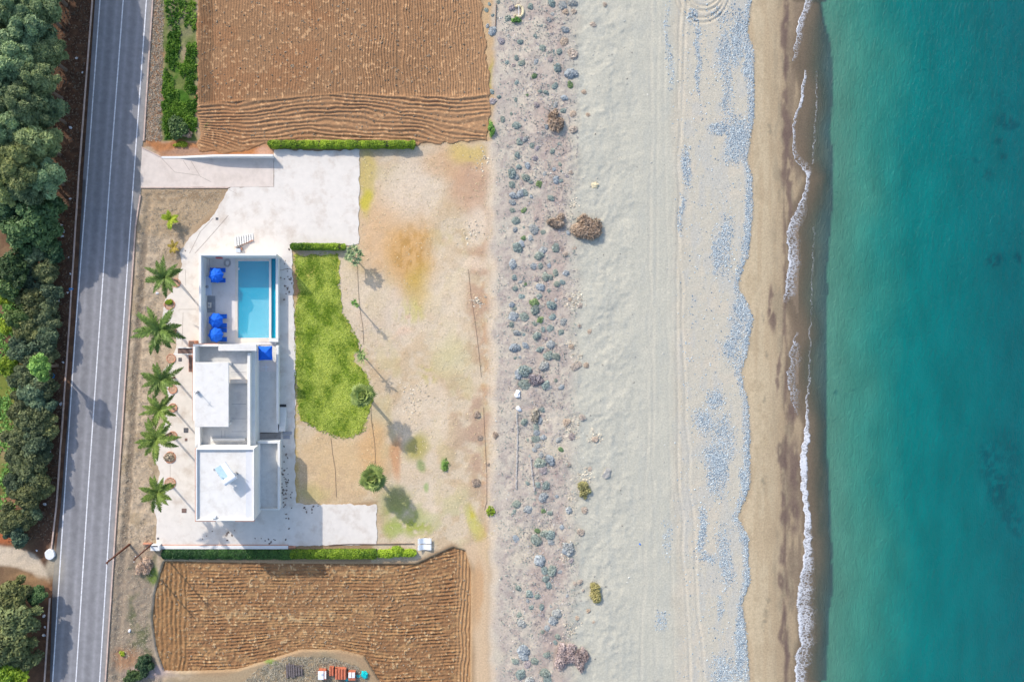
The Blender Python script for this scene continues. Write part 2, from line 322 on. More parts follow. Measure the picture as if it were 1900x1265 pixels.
put(bl(840, 660, 36, 30, .7), A(212, 204, 164), .6); put(bl(795, 690, 16, 18)*sstep(.4, .6, nfine), A(200, 188, 128), .7)
put(band(545, 554, 2, 3, .15)*(qy > 456)*(qy < 935)*sstep(.3, .6, nfine), A(206, 178, 120), .8)
put(pm([(545,502),(556,502),(558,548),(545,552)], 2, .1), A(188, 148, 112)); put(bl(588, 503, 9, 12), A(206, 190, 124), .0)
put(band(906, 948, 10, 10, .6)*(qy > 262), A(226, 210, 192), .9); put(band(906, 948, 10, 10)*sstep(.5, .62, nmid), A(216, 194, 174), .5)
put(pm([(860,1010),(905,1000),(905,1400),(878,1400),(882,1060)], 6, .6), A(218, 192, 164), .9); put(bl(886, 1100, 8, 60), A(204, 164, 124), .7)
put(band(896, 922, 3, 6, .5)*(qy < 262), A(206, 176, 140)); put(bl(912, 140, 5, 28), A(186, 170, 90), .8); put(bl(911, 238, 5, 10), A(112, 166, 58), .9)
put(pm([(905,735),(1075,735),(1075,752),(905,752)], 6, .4), A(226, 212, 196), .7)
# dune scrub, beach, cobbles
dn = band(918, 1072, 8, 20, 1.2)
put(dn, A(208, 199, 188)); put(dn*sstep(.46, .62, nmid), A(194, 182, 176), .6); put(dn*sstep(.55, .68, nfine), A(172, 158, 158), .5); put(dn*sstep(.56, .66, nbig), A(214, 204, 188), .7)
put(band(990, 1050, 20, 16, 1.2)*sstep(.42, .58, fbm(qx/20, qy/44, 4, 12)), A(182, 164, 160), .6)
be = band(1062, 1268, 20, 30, 1.0); put(be, A(198, 197, 188)); put(be*sstep(.5, .64, nmid), A(205, 203, 193), .7); put(be*sstep(.56, .7, fbm(qx/9, qy/50, 3, 13)), A(192, 193, 187), .6)
qc = cusp(qy) + 10*w0
b2 = sstep(1240, 1275, ux)*(1-sstep(-3, 3, qx-qc)); put(b2, A(204, 199, 188)); put(b2*sstep(.5, .64, nmid), A(211, 202, 189), .6); put(b2*sstep(.5, .66, fbm(qx/14, qy/40, 4, 14)), A(196, 196, 194), .6)
# smooth sand, wet sand, sea bed
s1 = sstep(-3, 3, qx-qc); put(s1, A(204, 187, 161)); put(s1*sstep(.45, .66, fbm(qx/9, qy/90, 3, 15)), A(193, 173, 146), .7); put(s1*sstep(.55, .7, fbm(qx/16, qy/40, 4, 17)), A(186, 168, 142), .5)
put(sstep(1412, 1466, qx+24*w1), A(174, 155, 131), .85); put(sstep(1425, 1450, qx+30*w0)*sstep(.5, .66, fbm(qx/8, qy/40, 3, 16)), A(150, 140, 122), .5)
FOAM = [(0,1498),(60,1481),(120,1473),(165,1488),(200,1483),(240,1474),(290,1474),(330,1498),(400,1470),(430,1462),(470,1466),(550,1458),(620,1478),(660,1464),(700,1463),(760,1480),(790,1496),(900,1489),(960,1496),(1040,1496),(1110,1481),(1180,1487),(1220,1478),(1265,1477)]
FM = np.array(FOAM, float)
def foamx(y): return np.interp(np.mod(y, 1265.0), FM[:, 0], FM[:, 1])
put(sstep(-10, 10, qx-foamx(qy)-6*w0), A(130, 116, 102), .95)
put(sstep(1512, 1536, qx+14*w0), A(96, 100, 90), .9); put(sstep(1530, 1550, qx), A(60, 100, 100))
put(sstep(1452, 1474, qx+30*w0+16*w1)*sstep(.38, .56, fbm(qx/14, qy/70, 4, 18)), A(140, 124, 109), .85)
put(np.exp(-((qx-1460-9*w1)/4.0)**2)*sstep(.40, .56, fbm(qx/8, qy/60, 4, 19)), A(118, 100, 94), .85)
for b in ((1459,15,5,40),(1457,60,7,30),(1461,120,5,20),(1460,190,7,34),(1463,245,8,34),(1462,300,9,44),(1468,360,5,50),(1437,560,5,30),(1436,590,7,22),(1448,690,4,40),(1470,765,10,22),(1456,860,8,40),(1455,930,4,20),(1458,965,7,14),(1454,1028,8,18),(1455,1082,7,18),(1456,1160,5,40),(1461,1210,5,36),(1478,960,12,30),(1480,870,14,50)):
    put(bl(b[0], b[1], b[2], b[3], .45, 0, 1.0)*sstep(.25, .5, fbm(qx/7, qy/22, 3, 20)), A(116, 98, 94), .8)
for b in ((1421,590,2,14),(1420,660,3,12),(1421,900,6,16),(1424,1030,4,8),(1424,1120,4,16),(1420,1160,5,24),(1430,240,6,12),(1417,745,3,10)):
    put(bl(b[0], b[1], b[2], b[3], .6)*sstep(.4, .6, nfine), A(134, 130, 116), .6)
# cobble density, shared by the soil colour and the stones
PEB = [(1370,70,14,50,.9),(1345,100,16,40,.7),(1386,50,8,30,.8),(1366,255,22,38,1),(1336,238,20,10,.8),(1350,170,10,60,.5),(1391,120,7,60,.9),(1394,210,7,60,1),(1273,310,9,30,.9),(1263,395,4,34,.8),(1345,455,14,46,.7),(1330,480,8,26,.8),(1389,385,6,70,1),(1388,440,6,44,1),(1378,500,8,20,.9),(1379,565,14,34,.9),(1362,630,14,40,.8),(1388,620,6,40,1),(1380,675,8,20,.8),(1330,740,14,16,.8),(1310,780,18,22,.7),(1340,820,18,50,.6),(1330,865,20,44,1),(1390,830,6,70,1),(1386,895,7,30,1),(1300,980,8,36,.9),(1312,1030,14,10,.6),(1345,1035,12,50,.7),(1386,1020,8,44,1),(1388,1070,7,40,1),(1334,1130,8,20,.6),(1380,1165,8,46,1),(1378,1220,9,40,1),(1345,1245,24,26,.7),(1298,110,4,60,.8),(1240,80,5,70,.4),(1290,30,12,14,.7),(1228,1150,10,16,.5),(1240,1000,10,30,.3),(1340,30,20,20,.4)]
peb = np.zeros(len(qx))
for b in PEB: peb = np.maximum(peb, bl(b[0], b[1], b[2], b[3], .8, 0, 1.2)*b[4])
peb = np.maximum(peb, sstep(-16, -6, qx-qc)*(1-sstep(-2, 3, qx-qc))*.55)
peb *= (1-sstep(-2, 4, qx-qc)); peb = np.maximum(peb, .05*b2)
put(peb*sstep(.2, .6, nfine+.25*peb), A(177, 184, 193), .8)
# heights
dune = sstep(915, 945, qx)*(1-sstep(1160, 1230, qx))
gz += dune*((fbm(qx/40, qy/40, 3, 21)-.5)*.30 + (fbm(qx/9, qy/9, 3, 22)-.5)*.13 + .06*sstep(.60, .78, fbm(qx/8, qy/8, 3, 24)))*(.4+.6*band(930, 1170, 20, 40))
gz += sstep(1060, 1100, qx)*(1-sstep(1380, 1400, qx))*((fbm(qx/7, qy/9, 3, 23)-.5)*.05)
gz += gm*((nmid-.5)*.12 + (nfine-.5)*.05) + vw*((nfine-.5)*.22+(nmid-.5)*.2)
gz += (1-sstep(140, 175, qx))*(nmid-.5)*.3
gz += sstep(-4, 0, qx-qc)*0 - .10*sstep(-3, 4, qx-qc)
# tyre tracks on the beach
yy = qy
tr = [(np.interp(yy, [-300, 0, 400, 700, 900, 1265, 1560], [1268, 1262, 1258, 1256, 1262, 1282, 1300])), (np.interp(yy, [-300, 0, 400, 700, 900, 1265, 1560], [1285, 1276, 1259, 1270, 1281, 1306, 1320])),
      (np.interp(yy, [-300, 0, 600, 1265], [1238, 1232, 1240, 1252])), (np.interp(yy, [-300, 0, 700, 1265], [1216, 1211, 1204, 1190])), (np.interp(yy, [-300, 0, 700, 1265], [1222, 1221, 1214, 1188])), (np.interp(yy, [-300, 0, 700, 1265], [1200, 1203, 1212, 1216]))]
for i, t in enumerate(tr):
    d = np.abs(qx - t + 3*(vn(qy/60, qy*0+i, 31)-.5)*2); wgt = (.55, .55, .22, .25, .2, .16)[i]*(.5+.8*vn(qy/45, qy*0+i*3.3, 32))
    gz += wgt*(-.10*np.exp(-(d/2.0)**2) + .05*np.exp(-((d-4.5)/2.0)**2)); put(np.exp(-(d/2.6)**2)*wgt, A(222, 214, 200), .55)
for cx_, cy_, ra, rb in ((1303, -22, 52, 64), (1303, -22, 45, 56), (1306, -26, 40, 46), (1306, -26, 33, 38)):
    r = np.sqrt(((qx-cx_)/ra)**2 + ((qy-cy_)/rb)**2); d = np.abs(r-1)*(ra+rb)/2
    gz += -.09*np.exp(-(d/2.0)**2) + .05*np.exp(-((d-4)/2)**2); put(np.exp(-(d/2.2)**2), A(216, 206, 188), .6)
# shore slope and sea bed
gz -= np.maximum(0, (qx-1400)/13)*.055 + np.maximum(0, (qx-1530)/13)*.05
gz = np.where(qx > 1900, np.maximum(gz, -6), gz)
# soil sinks a little under the sheets that lie on it
def sink(poly, inset, dz):
    p = np.array(poly, float); x0, y0 = p.min(0)-20; x1, y1 = p.max(0)+20
    i = np.where((qx > x0) & (qx < x1) & (qy > y0) & (qy < y1))[0]
    m = sstep(inset-3, inset+3, sdist(poly, qx[i], qy[i])); gz[i] = gz[i]*(1-m) + dz*m
    e = np.exp(-(np.minimum(np.abs(sdist(poly, qx[i], qy[i])), 40)/7)**2); gz[i] = np.where(m < .5, gz[i]*(1-.8*e), gz[i])
sink(ROAD_POLY, 5, -.3); sink(DRIVE, 4, -.3); sink(COURT, 5, -.3); sink([(425,470),(515,470),(515,642),(425,642)], 4, -2.2); sink(LAWN, 5, -.2); sink(FIELD_N, 6, -.5); sink(FIELD_S, 6, -.9)
far = (np.abs(gX) > 81) | (np.abs(gY) > 58); gz = np.where(far & (qx < 1400), -.02, gz)
ii = np.arange(NXg*NYg).reshape(NYg, NXg)
faces = np.stack([ii[:-1, :-1].ravel(), ii[:-1, 1:].ravel(), ii[1:, 1:].ravel(), ii[1:, :-1].ravel()], 1)
M_SOIL = attr_mat("soil", (0.2, 4.0), (0.55, 7.0, 0.045))
ground = obj("ground", mk_mesh("ground", np.stack([gX, gY, gz], 1), faces, cols={"col": np.clip(col, .005, .85)}, smooth=True), M_SOIL)
tag(ground, "bare soil, dune sand and beach between the road and the sea", "ground", kind="structure")
def gheight(px, py):
    """height of the ground sheet at a photo pixel"""
    i = np.clip(np.searchsorted(xs, gx(px)), 1, NXg-1); j = np.clip(np.searchsorted(ys, gy(py)), 1, NYg-1); return float(gz[j*NXg+i])
gz2 = gz.reshape(NYg, NXg)
def gheights(x, y):
    i = np.clip(np.round((x-(-80))/.2).astype(int)+len(FAR), 0, NXg-1); j = np.clip(np.round((y-(-57))/.2).astype(int)+len(FAR), 0, NYg-1); return gz2[j, i]
peb2 = peb.reshape(NYg, NXg)

# ================================================================ SHEETS
def resample(poly, step, closed=True):
    out = []; n = len(poly)
    for i in range(n if closed else n-1):
        a = poly[i]; b = poly[(i+1) % n]; L = math.hypot(b[0]-a[0], b[1]-a[1]); k = max(1, int(L/step))
        for j in range(k): out.append((a[0]+(b[0]-a[0])*j/k, a[1]+(b[1]-a[1])*j/k))
    if not closed: out.append(poly[-1])
    return out
def sheet(name, poly, z, m, rag=0.0, step=4.0, thick=0.25, seed=1):
    """flat sheet with a (ragged) outline given in photo pixels, with a skirt into the ground"""
    p = resample(poly, step) if rag else poly
    a = np.array(p, float)
    if rag:
        nx_ = fbm(a[:, 0]/9, a[:, 1]/9, 3, seed)-.5; ny_ = fbm(a[:, 0]/9, a[:, 1]/9, 3, seed+50)-.5
        a[:, 0] += nx_*rag*2; a[:, 1] += ny_*rag*2
    bm = bmesh.new(); vs = [bm.verts.new((gx(x), gy(y), z)) for x, y in a]; f = bm.faces.new(vs)
    bmesh.ops.triangulate(bm, faces=[f])
    bnd = [e for e in bm.edges if e.is_boundary]; r = bmesh.ops.extrude_edge_only(bm, edges=bnd)
    for v in [g for g in r["geom"] if isinstance(g, bmesh.types.BMVert)]: v.co.z -= thick
    bmesh.ops.recalc_face_normals(bm, faces=bm.faces)
    me = bpy.data.meshes.new(name); bm.to_mesh(me); bm.free()
    return tag(obj(name, me, m), kind="structure")
def ribbon(name, line, wpx, z0, z1, m, step=30):
    pts = [Vector((gx(x), gy(y), 0)) for x, y in resample(line, step, False)]; mb = MB(); L, R = [], []
    for i, p in enumerate(pts):
        t = (pts[min(i+1, len(pts)-1)]-pts[max(i-1, 0)]).normalized(); n = Vector((-t.y, t.x, 0))*(wpx/PXM/2)
        L.append(p+n); R.append(p-n)
    k = len(pts); v = [(p.x, p.y, z1) for p in L]+[(p.x, p.y, z1) for p in R]+[(p.x, p.y, z0) for p in L]+[(p.x, p.y, z0) for p in R]; mb.v = v
    for i in range(k-1):
        mb.f += [(i, i+1, k+i+1, k+i), (2*k+i, i, i+1, 2*k+i+1)[::-1], (k+i, k+i+1, 3*k+i+1, 3*k+i)[::-1]]
    return mb.build(name, m)

# road: asphalt with paler wheel tracks
m = bpy.data.materials.new("asphalt"); nt, N, L, B = nodes(m)
at = N.new("ShaderNodeAttribute"); at.attribute_name = "col"; geo = N.new("ShaderNodeNewGeometry")
n1 = N.new("ShaderNodeTexNoise"); n1.inputs["Scale"].default_value = 1.1; n1.inputs["Detail"].default_value = 9; n1.inputs["Roughness"].default_value = .7; L.new(geo.outputs["Position"], n1.inputs["Vector"])
mr = N.new("ShaderNodeMapRange"); mr.inputs[1].default_value = .3; mr.inputs[2].default_value = .7; mr.inputs[3].default_value = .84; mr.inputs[4].default_value = 1.16; L.new(n1.outputs[0], mr.inputs[0])
mx = N.new("ShaderNodeMix"); mx.data_type = 'RGBA'; mx.blend_type = 'MULTIPLY'; mx.inputs[0].default_value = 1; L.new(at.outputs["Color"], mx.inputs[6]); L.new(mr.outputs[0], mx.inputs[7]); L.new(mx.outputs[2], B.inputs["Base Color"])
B.inputs["Roughness"].default_value = .85; B.inputs["Specular IOR Level"].default_value = .2
n3 = N.new("ShaderNodeTexNoise"); n3.inputs["Scale"].default_value = 25; L.new(geo.outputs["Position"], n3.inputs["Vector"]); bp = N.new("ShaderNodeBump"); bp.inputs["Strength"].default_value = .3; bp.inputs["Distance"].default_value = .02; L.new(n3.outputs[0], bp.inputs["Height"]); L.new(bp.outputs[0], B.inputs["Normal"])
M_ASPH = m
ry = np.arange(-300, 1561, 6.0)
rl = np.interp(ry, [-300, 0, 320, 600, 940, 1080, 1265, 1560], [198, 177, 155, 140, 113, 98, 93, 74]); rr = np.interp(ry, [-300, 0, 240, 275, 350, 362, 420, 620, 940, 1265, 1560], [305, 284, 268.5, 264, 262, 261, 252, 238.5, 217.5, 196, 176])
nu = 60; u = np.linspace(0, 1, nu); RX = rl[:, None]+(rr-rl)[:, None]*u; RY = np.repeat(ry[:, None], nu, 1)
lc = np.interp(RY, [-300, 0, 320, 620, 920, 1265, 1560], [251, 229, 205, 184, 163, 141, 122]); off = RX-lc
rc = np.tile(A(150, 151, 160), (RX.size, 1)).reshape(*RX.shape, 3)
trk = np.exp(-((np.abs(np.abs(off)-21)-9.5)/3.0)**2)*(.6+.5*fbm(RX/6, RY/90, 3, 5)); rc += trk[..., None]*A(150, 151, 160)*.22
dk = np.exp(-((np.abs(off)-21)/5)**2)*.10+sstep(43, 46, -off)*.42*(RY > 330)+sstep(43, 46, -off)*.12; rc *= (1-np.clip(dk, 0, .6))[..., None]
dust = np.exp(-((RX-104)/16)**2-((RY-1050)/30)**2)+.35*sstep(44, 50, off)*(.4+fbm(RX/8, RY/20, 3, 6)); rc = rc*(1-.7*np.clip(dust, 0, 1)[..., None])+A(190, 182, 168)*.7*np.clip(dust, 0, 1)[..., None]
blot = sstep(.52, .66, fbm(RX/50, RY/140, 3, 7))*.10; rc *= (1-blot)[..., None]
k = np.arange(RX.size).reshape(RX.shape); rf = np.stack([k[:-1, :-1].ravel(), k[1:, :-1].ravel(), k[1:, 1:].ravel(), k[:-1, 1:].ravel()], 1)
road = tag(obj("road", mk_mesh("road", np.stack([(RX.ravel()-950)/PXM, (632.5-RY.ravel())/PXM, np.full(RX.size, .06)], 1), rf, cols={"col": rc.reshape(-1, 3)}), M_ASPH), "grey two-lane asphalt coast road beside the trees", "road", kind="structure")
M_PAINT = mat("road_paint", (.74, .73, .74), .6, .12, 3, stain=(.3, .3, .31), stain_amt=.55, stain_scale=2.5)
M_KERB = mat("kerb_concrete", tuple(A(222, 198, 190)), .85, .14, 2, stain=(.28, .23, .2), stain_amt=.5, stain_scale=1.2)
for nm, l, w in (("edge_line", LINE_L, 1.9), ("centre_line", LINE_C, 2.0), ("edge_line", LINE_R, 1.9)):
    tag(ribbon("road_"+nm, l, w, .05, .068, M_PAINT), kind="structure")
for l in (KERB_L, KERB_L2, KERB_R1, KERB_R2): tag(ribbon("kerb", l, 2.3, -.1, .17, M_KERB), kind="structure")
# driveway, courtyard
M_DRIVE = mat("driveway_concrete", tuple(A(236, 224, 219)), .8, .05, 1.5, .25, 14, stain=tuple(A(206, 192, 184)), stain_amt=.5, stain_scale=.5)
M_PAVE = mat("courtyard_concrete", tuple(A(240, 235, 233)), .75, .045, 1.2, .25, 16, stain=tuple(A(210, 196, 186)), stain_amt=.7, stain_scale=.42)
tag(sheet("driveway", DRIVE, .085, M_DRIVE, .8, 6, .35, 5), kind="structure")
tag(sheet("courtyard", COURT, .07, M_PAVE, 3.0, 3, .3, 9), kind="structure")
M_JOINT = mat("paving_joint", tuple(A(172, 158, 150)), .9, .2, 3)
for l, w in (([(300,294),(325,320),(370,326)], .6), ([(355,300),(372,328),(392,338)], .6), ([(340,298),(352,316)], .6), ([(508,300),(508,346)], 1.0), ([(396,405),(372,430),(352,470)], .7), ([(425,352),(440,360)], .4), ([(424,400),(398,430),(375,456),(362,470)], .8), ([(332,574),(364,574)], .6), ([(340,580),(338,640)], .6), ([(344,500),(345,530)], .5), ([(332,520),(352,545),(362,560)], .7), ([(316,862),(316,890)], .5)):
    tag(ribbon("paving_joint", l, w, .06, .0935 if l[0][1] < 350 and l[0][0] < 520 else .078, M_JOINT, 10), kind="structure")

# ploughed fields
def field(name, poly, z, step, fn, seed, warp):
    p = np.array(poly, float); x0, y0 = p.min(0); x1, y1 = p.max(0); y0 = max(y0, -90); y1 = min(y1, 1330)
    a = np.arange(x0-4, x1+4, step*PXM); b = np.arange(y0-4, y1+4, step*PXM); QX, QY = np.meshgrid(a, b); s = QX.shape; QX = QX.ravel(); QY = QY.ravel()
    sd = sdist(poly, QX + (fbm(QX/14, QY/14, 3, seed)-.5)*warp, QY + (fbm(QX/14, QY/14, 3, seed+9)-.5)*warp)
    h, c = fn(QX, QY); h = h*sstep(0, 10, sd); zz = z + h - .35*(1-sstep(-3, 3, sd))
    kk = np.arange(QX.size).reshape(s); f = np.stack([kk[:-1, :-1].ravel(), kk[1:, :-1].ravel(), kk[1:, 1:].ravel(), kk[:-1, 1:].ravel()], 1)
    keep = sd[f].max(1) > -3.5; f = f[keep]; used = np.unique(f); mp = -np.ones(QX.size, int); mp[used] = np.arange(len(used)); f = mp[f]
    v = np.stack([(QX-950)/PXM, (632.5-QY)/PXM, zz], 1)[used]
    return tag(obj(name, mk_mesh(name, v, f, cols={"col": c[used]}, smooth=False), M_FIELD), kind="structure")
M_FIELD = attr_mat("field_soil", (0.16, 4.0), (0.55, 7.0, 0.07))
def wav(t, sharp=1.0):
    f = t-np.floor(t); return 1-np.abs(2*f-1)
def fn_n(x, y):
    yb = np.interp(x, [360, 420, 520, 600, 640, 720, 800, 860, 905], [196, 190, 183, 178, 174, 178, 180, 180, 176])
    n = fbm(x/30, y/30, 3, 301); nf = fbm(x/5, y/5, 3, 302); n2 = fbm(x/3.0, y/30, 3, 303); nb = fbm(x/120, y/60, 3, 304)
    bend = np.where(x > 780, (x-780)/130*(14*np.exp(-((y-250)/200)**2)), 0)
    t = (x - 6*(nb-.5) - .03*y*sstep(600, 900, x))/5.0 + 1.2*(n-.5)
    amp = (.35+1.1*vn(np.floor(t)+.5, y/70, 305))*np.where(x < 400, 1.6, 1)*(.55+.6*sstep(480, 760, x))
    hv = .11*amp*(wav(t)-.5) + .07*(nf-.5) - .13*(vn(np.floor(t)+.5, y*0+3, 306) > .86)*wav(t)
    arch = 16*np.exp(-((x-615)/110)**2)
    s = (y + arch*sstep(300, 180, np.abs(y-180)) + 9*(fbm(x/70, y/40, 3, 307)-.5)*2 - .10*(x-700)*sstep(720, 900, x)*sstep(215, 250, y) + .5*np.maximum(0, 450-x)*sstep(215, 280, y))/7.6
    hh = .24*(.35+1.0*vn(np.floor(s)+.5, x/55, 308))*(wav(s)**.8-.5) + .09*(nf-.5)
    m = sstep(-2, 2, y-yb); h = hv*(1-m)+hh*m + .10*np.exp(-((y-yb)/2.5)**2)
    c = A(161, 125, 95)*(1+.20*(nb[:, None]-.5)*2*.6) ; c = c*(1-.0*m[:, None]) + (A(173, 135, 103)-A(161, 125, 95))*m[:, None]
    red = sstep(.5, .62, fbm(x/60, y/50, 3, 309))*(x < 620); c = c*(1-.35*red[:, None])+A(164, 116, 82)*.35*red[:, None]
    pale = sstep(760, 900, x)*.35; c = c*(1-pale[:, None])+A(196, 158, 124)*pale[:, None]
    c = np.where((nf > .70)[:, None], A(206, 166, 128), c); c = c*(1-.32*(sstep(366, 374, x+6*(n-.5))*(1-sstep(390, 400, x+6*(n-.5)))*(1-sstep(180, 205, y))))[:, None]
    return h, c
def fn_s(x, y):
    n = fbm(x/26, y/26, 3, 401); nf = fbm(x/4.5, y/4.5, 3, 402); nb = fbm(x/120, y/70, 3, 404)
    m = sstep(-3, 3, x - 348 - 8*(fbm(y/30, y*0, 2, 5)-.5)-(y-1100)*-.02)
    t = (x - .02*(y-1100)+9*(n-.5)+5*(nb-.5)+ 10*np.exp(-((y-1290)/50.)**2))/8.6; hv = .24*(.2+1.2*vn(np.floor(t)+.5, y/30, 405))*(wav(t)-.5)
    bump = 24*np.exp(-((x-575)/95.)**2)*sstep(1120, 1215, y); tilt = .16*np.maximum(0, x-720)*(1-sstep(1040, 1120, y)*.55)
    s = (y + bump + tilt + 5*(nb-.5) + 3.5*(n-.5))/6.2
    hh = .17*(.15+1.3*vn(np.floor(s)+.5, x/26, 408))*(wav(s)-.5)*(.45+1.0*sstep(.38, .6, fbm(x/40, y/24, 3, 410)))
    h = hv*.75*(1-m)+hh*m + .25*(nf-.5)*(.6+.4*m)
    e = ((x-850)/28.); rim = sstep(836, 862, x); tt = (x+.05*(y-1100)+8*(n-.5))/6.5; h = h*(1-rim)+.2*(wav(tt)-.5)*rim
    c = np.tile(A(157, 121, 89), (len(x), 1)); k = sstep(.46, .62, nb)[:, None]; c = c*(1-.5*k)+A(146, 108, 78)*.5*k
    k = sstep(.52, .66, fbm(x/18, y/8, 3, 409))[:, None]; c = c*(1-.45*k)+A(190, 154, 112)*.45*k
    st = ((np.exp(-((y-1146-4*np.sin(x/40))/7)**2)*(x > 400)*(x < 620)+np.exp(-((y-1062)/4)**2)*(x > 615)*(x < 720))*sstep(.4, .6, nf))[:, None]; c = c*(1-.6*st)+A(204, 178, 138)*.6*st
    c = np.where((nf > .72)[:, None], A(206, 176, 138), c)
    k = (1-m)[:, None]*.5; c = c*(1-k)+A(164, 126, 87)*k; k = rim[:, None]*.6; c = c*(1-k)+A(194, 156, 118)*k
    return h, c
field("ploughed_field", FIELD_N, .10, .085, fn_n, 71, 12); field("ploughed_field", FIELD_S, -.30, .09, fn_s, 72, 10)

# ================================================================ SEA
wy = np.arange(-62, 62, .3); wy = np.concatenate([-FAR[::-1]-62, wy, FAR+62]); wxp = np.concatenate([np.arange(1446, 1960, 3.9), 1960+FAR*PXM])
WX, WYm = np.meshgrid(wxp, wy); QY = 632.5-WYm*PXM; s = WX.shape
wn1 = fbm(WX/60, QY/90, 4, 501)-.5; wn2 = fbm(WX/18, QY/40, 3, 502)-.5; fx = foamx(QY)
edge = np.interp(np.mod(QY, 1265), [0, 100, 350, 600, 800, 1000, 1100, 1265], [1526, 1546, 1548, 1536, 1538, 1547, 1548, 1536]) + 8*(fbm(QY*0, QY/60, 3, 503)-.5)
k = [1500, 1526, 1545, 1552, 1600, 1650, 1700, 1760, 1830, 1900, 2300]
cs = np.array([A(124,110,94), A(96,106,98), A(68,96,100), A(86,140,126), A(66,140,128), A(40,131,125), A(6,122,123), A(0,116,120), A(0,109,115), A(0,102,111), A(0,92,104)])
xe = np.where(WX < edge, 1500 + (WX-fx)/(np.maximum(edge-fx, 4))*46, 1550+(WX-edge)*1.0) + 50*wn1*sstep(1560, 1640, WX) + 8*wn2
wc = np.stack([np.interp(xe, k, cs[:, i]) for i in range(3)], -1)
lo = sstep(0, 46, xe-1546+0*WX)
for px, py, rx, ry, a in ((1866,222,18,16,.5),(1884,232,12,14,.6),(1855,262,12,8,.5),(1868,295,10,8,.5),(1836,322,12,10,.5),(1820,298,8,6,.4),(1852,490,20,14,.75),(1897,480,8,10,.7),(1840,860,22,26,.45),(1858,910,18,34,.5),(1880,960,20,24,.5),(1830,840,12,16,.4),(1895,985,14,20,.5),(1556,732,4,7,.4),(1870,180,30,20,.25),(1868,870,40,60,.3)):
    d = np.sqrt(((WX+20*wn2-px)/rx)**2+((QY+30*wn1-py)/ry)**2); mm = (1-sstep(.5, 1.4, d))*a*1.25*sstep(.36, .54, fbm(WX/7, QY/7, 3, 504)); mm = np.clip(mm, 0, .92); wc = wc*(1-mm[..., None])+A(2, 78, 92)*mm[..., None]
al = np.interp(WX-fx, [-6, 0, 20, 42, 62], [0, .12, .25, .65, 1.0]) + sstep(-4, 2, WX-edge)
al = np.clip(al, 0, 1); wz = np.full(s, 0.0); sh = -.30 - .0*WX
kk = np.arange(WX.size).reshape(s); wf = np.stack([kk[:-1, :-1].ravel(), kk[:-1, 1:].ravel(), kk[1:, 1:].ravel(), kk[1:, :-1].ravel()], 1)
ZW = gheights((WX-950)/PXM, WYm); zsea = -.46; Zs = np.where(WX < fx+14, np.maximum(zsea, ZW+.03), zsea)
Zs = np.where(WX > 1560, zsea + .05*(fbm(WX/16+QY/60, QY/30, 3, 505)-.5), Zs)
m = bpy.data.materials.new("sea_water"); nt, N, L, B = nodes(m)
at = N.new("ShaderNodeAttribute"); at.attribute_name = "col"; aa = N.new("ShaderNodeAttribute"); aa.attribute_name = "alpha"; geo = N.new("ShaderNodeNewGeometry")
mp = N.new("ShaderNodeMapping"); mp.inputs["Scale"].default_value = (1.0, .38, 1); mp.inputs["Rotation"].default_value = (0, 0, .25); L.new(geo.outputs["Position"], mp.inputs["Vector"])
n1 = N.new("ShaderNodeTexNoise"); n1.inputs["Scale"].default_value = 2.3; n1.inputs["Detail"].default_value = 8; n1.inputs["Roughness"].default_value = .68; n1.inputs["Distortion"].default_value = .8; L.new(mp.outputs[0], n1.inputs["Vector"])
bp = N.new("ShaderNodeBump"); bp.inputs["Strength"].default_value = .85; bp.inputs["Distance"].default_value = .26; L.new(n1.outputs[0], bp.inputs["Height"])
n2 = N.new("ShaderNodeTexNoise"); n2.inputs["Scale"].default_value = .35; n2.inputs["Detail"].default_value = 5; L.new(mp.outputs[0], n2.inputs["Vector"])
mr = N.new("ShaderNodeMapRange"); mr.inputs[1].default_value = .3; mr.inputs[2].default_value = .7; mr.inputs[3].default_value = .88; mr.inputs[4].default_value = 1.12; L.new(n2.outputs[0], mr.inputs[0])
mx = N.new("ShaderNodeMix"); mx.data_type = 'RGBA'; mx.blend_type = 'MULTIPLY'; mx.inputs[0].default_value = 1; L.new(at.outputs["Color"], mx.inputs[6]); L.new(mr.outputs[0], mx.inputs[7])
L.new(mx.outputs[2], B.inputs["Base Color"]); B.inputs["Roughness"].default_value = .2; B.inputs["Specular IOR Level"].default_value = .12; L.new(bp.outputs[0], B.inputs["Normal"])
tr = N.new("ShaderNodeBsdfTransparent"); ms = N.new("ShaderNodeMixShader"); L.new(aa.outputs["Fac"], ms.inputs[0]); L.new(tr.outputs[0], ms.inputs[1]); L.new(B.outputs[0], ms.inputs[2]); L.new(ms.outputs[0], N["Material Output"].inputs[0])
sea = obj("sea", mk_mesh("sea", np.stack([(WX.ravel()-950)/PXM, WYm.ravel(), Zs.ravel()], 1), wf, attrs={"alpha": al.ravel()}, cols={"col": wc.reshape(-1, 3)}, smooth=True), m)
tag(sea, "calm teal sea with dark weed patches off the sandy shore", "sea", kind="structure")
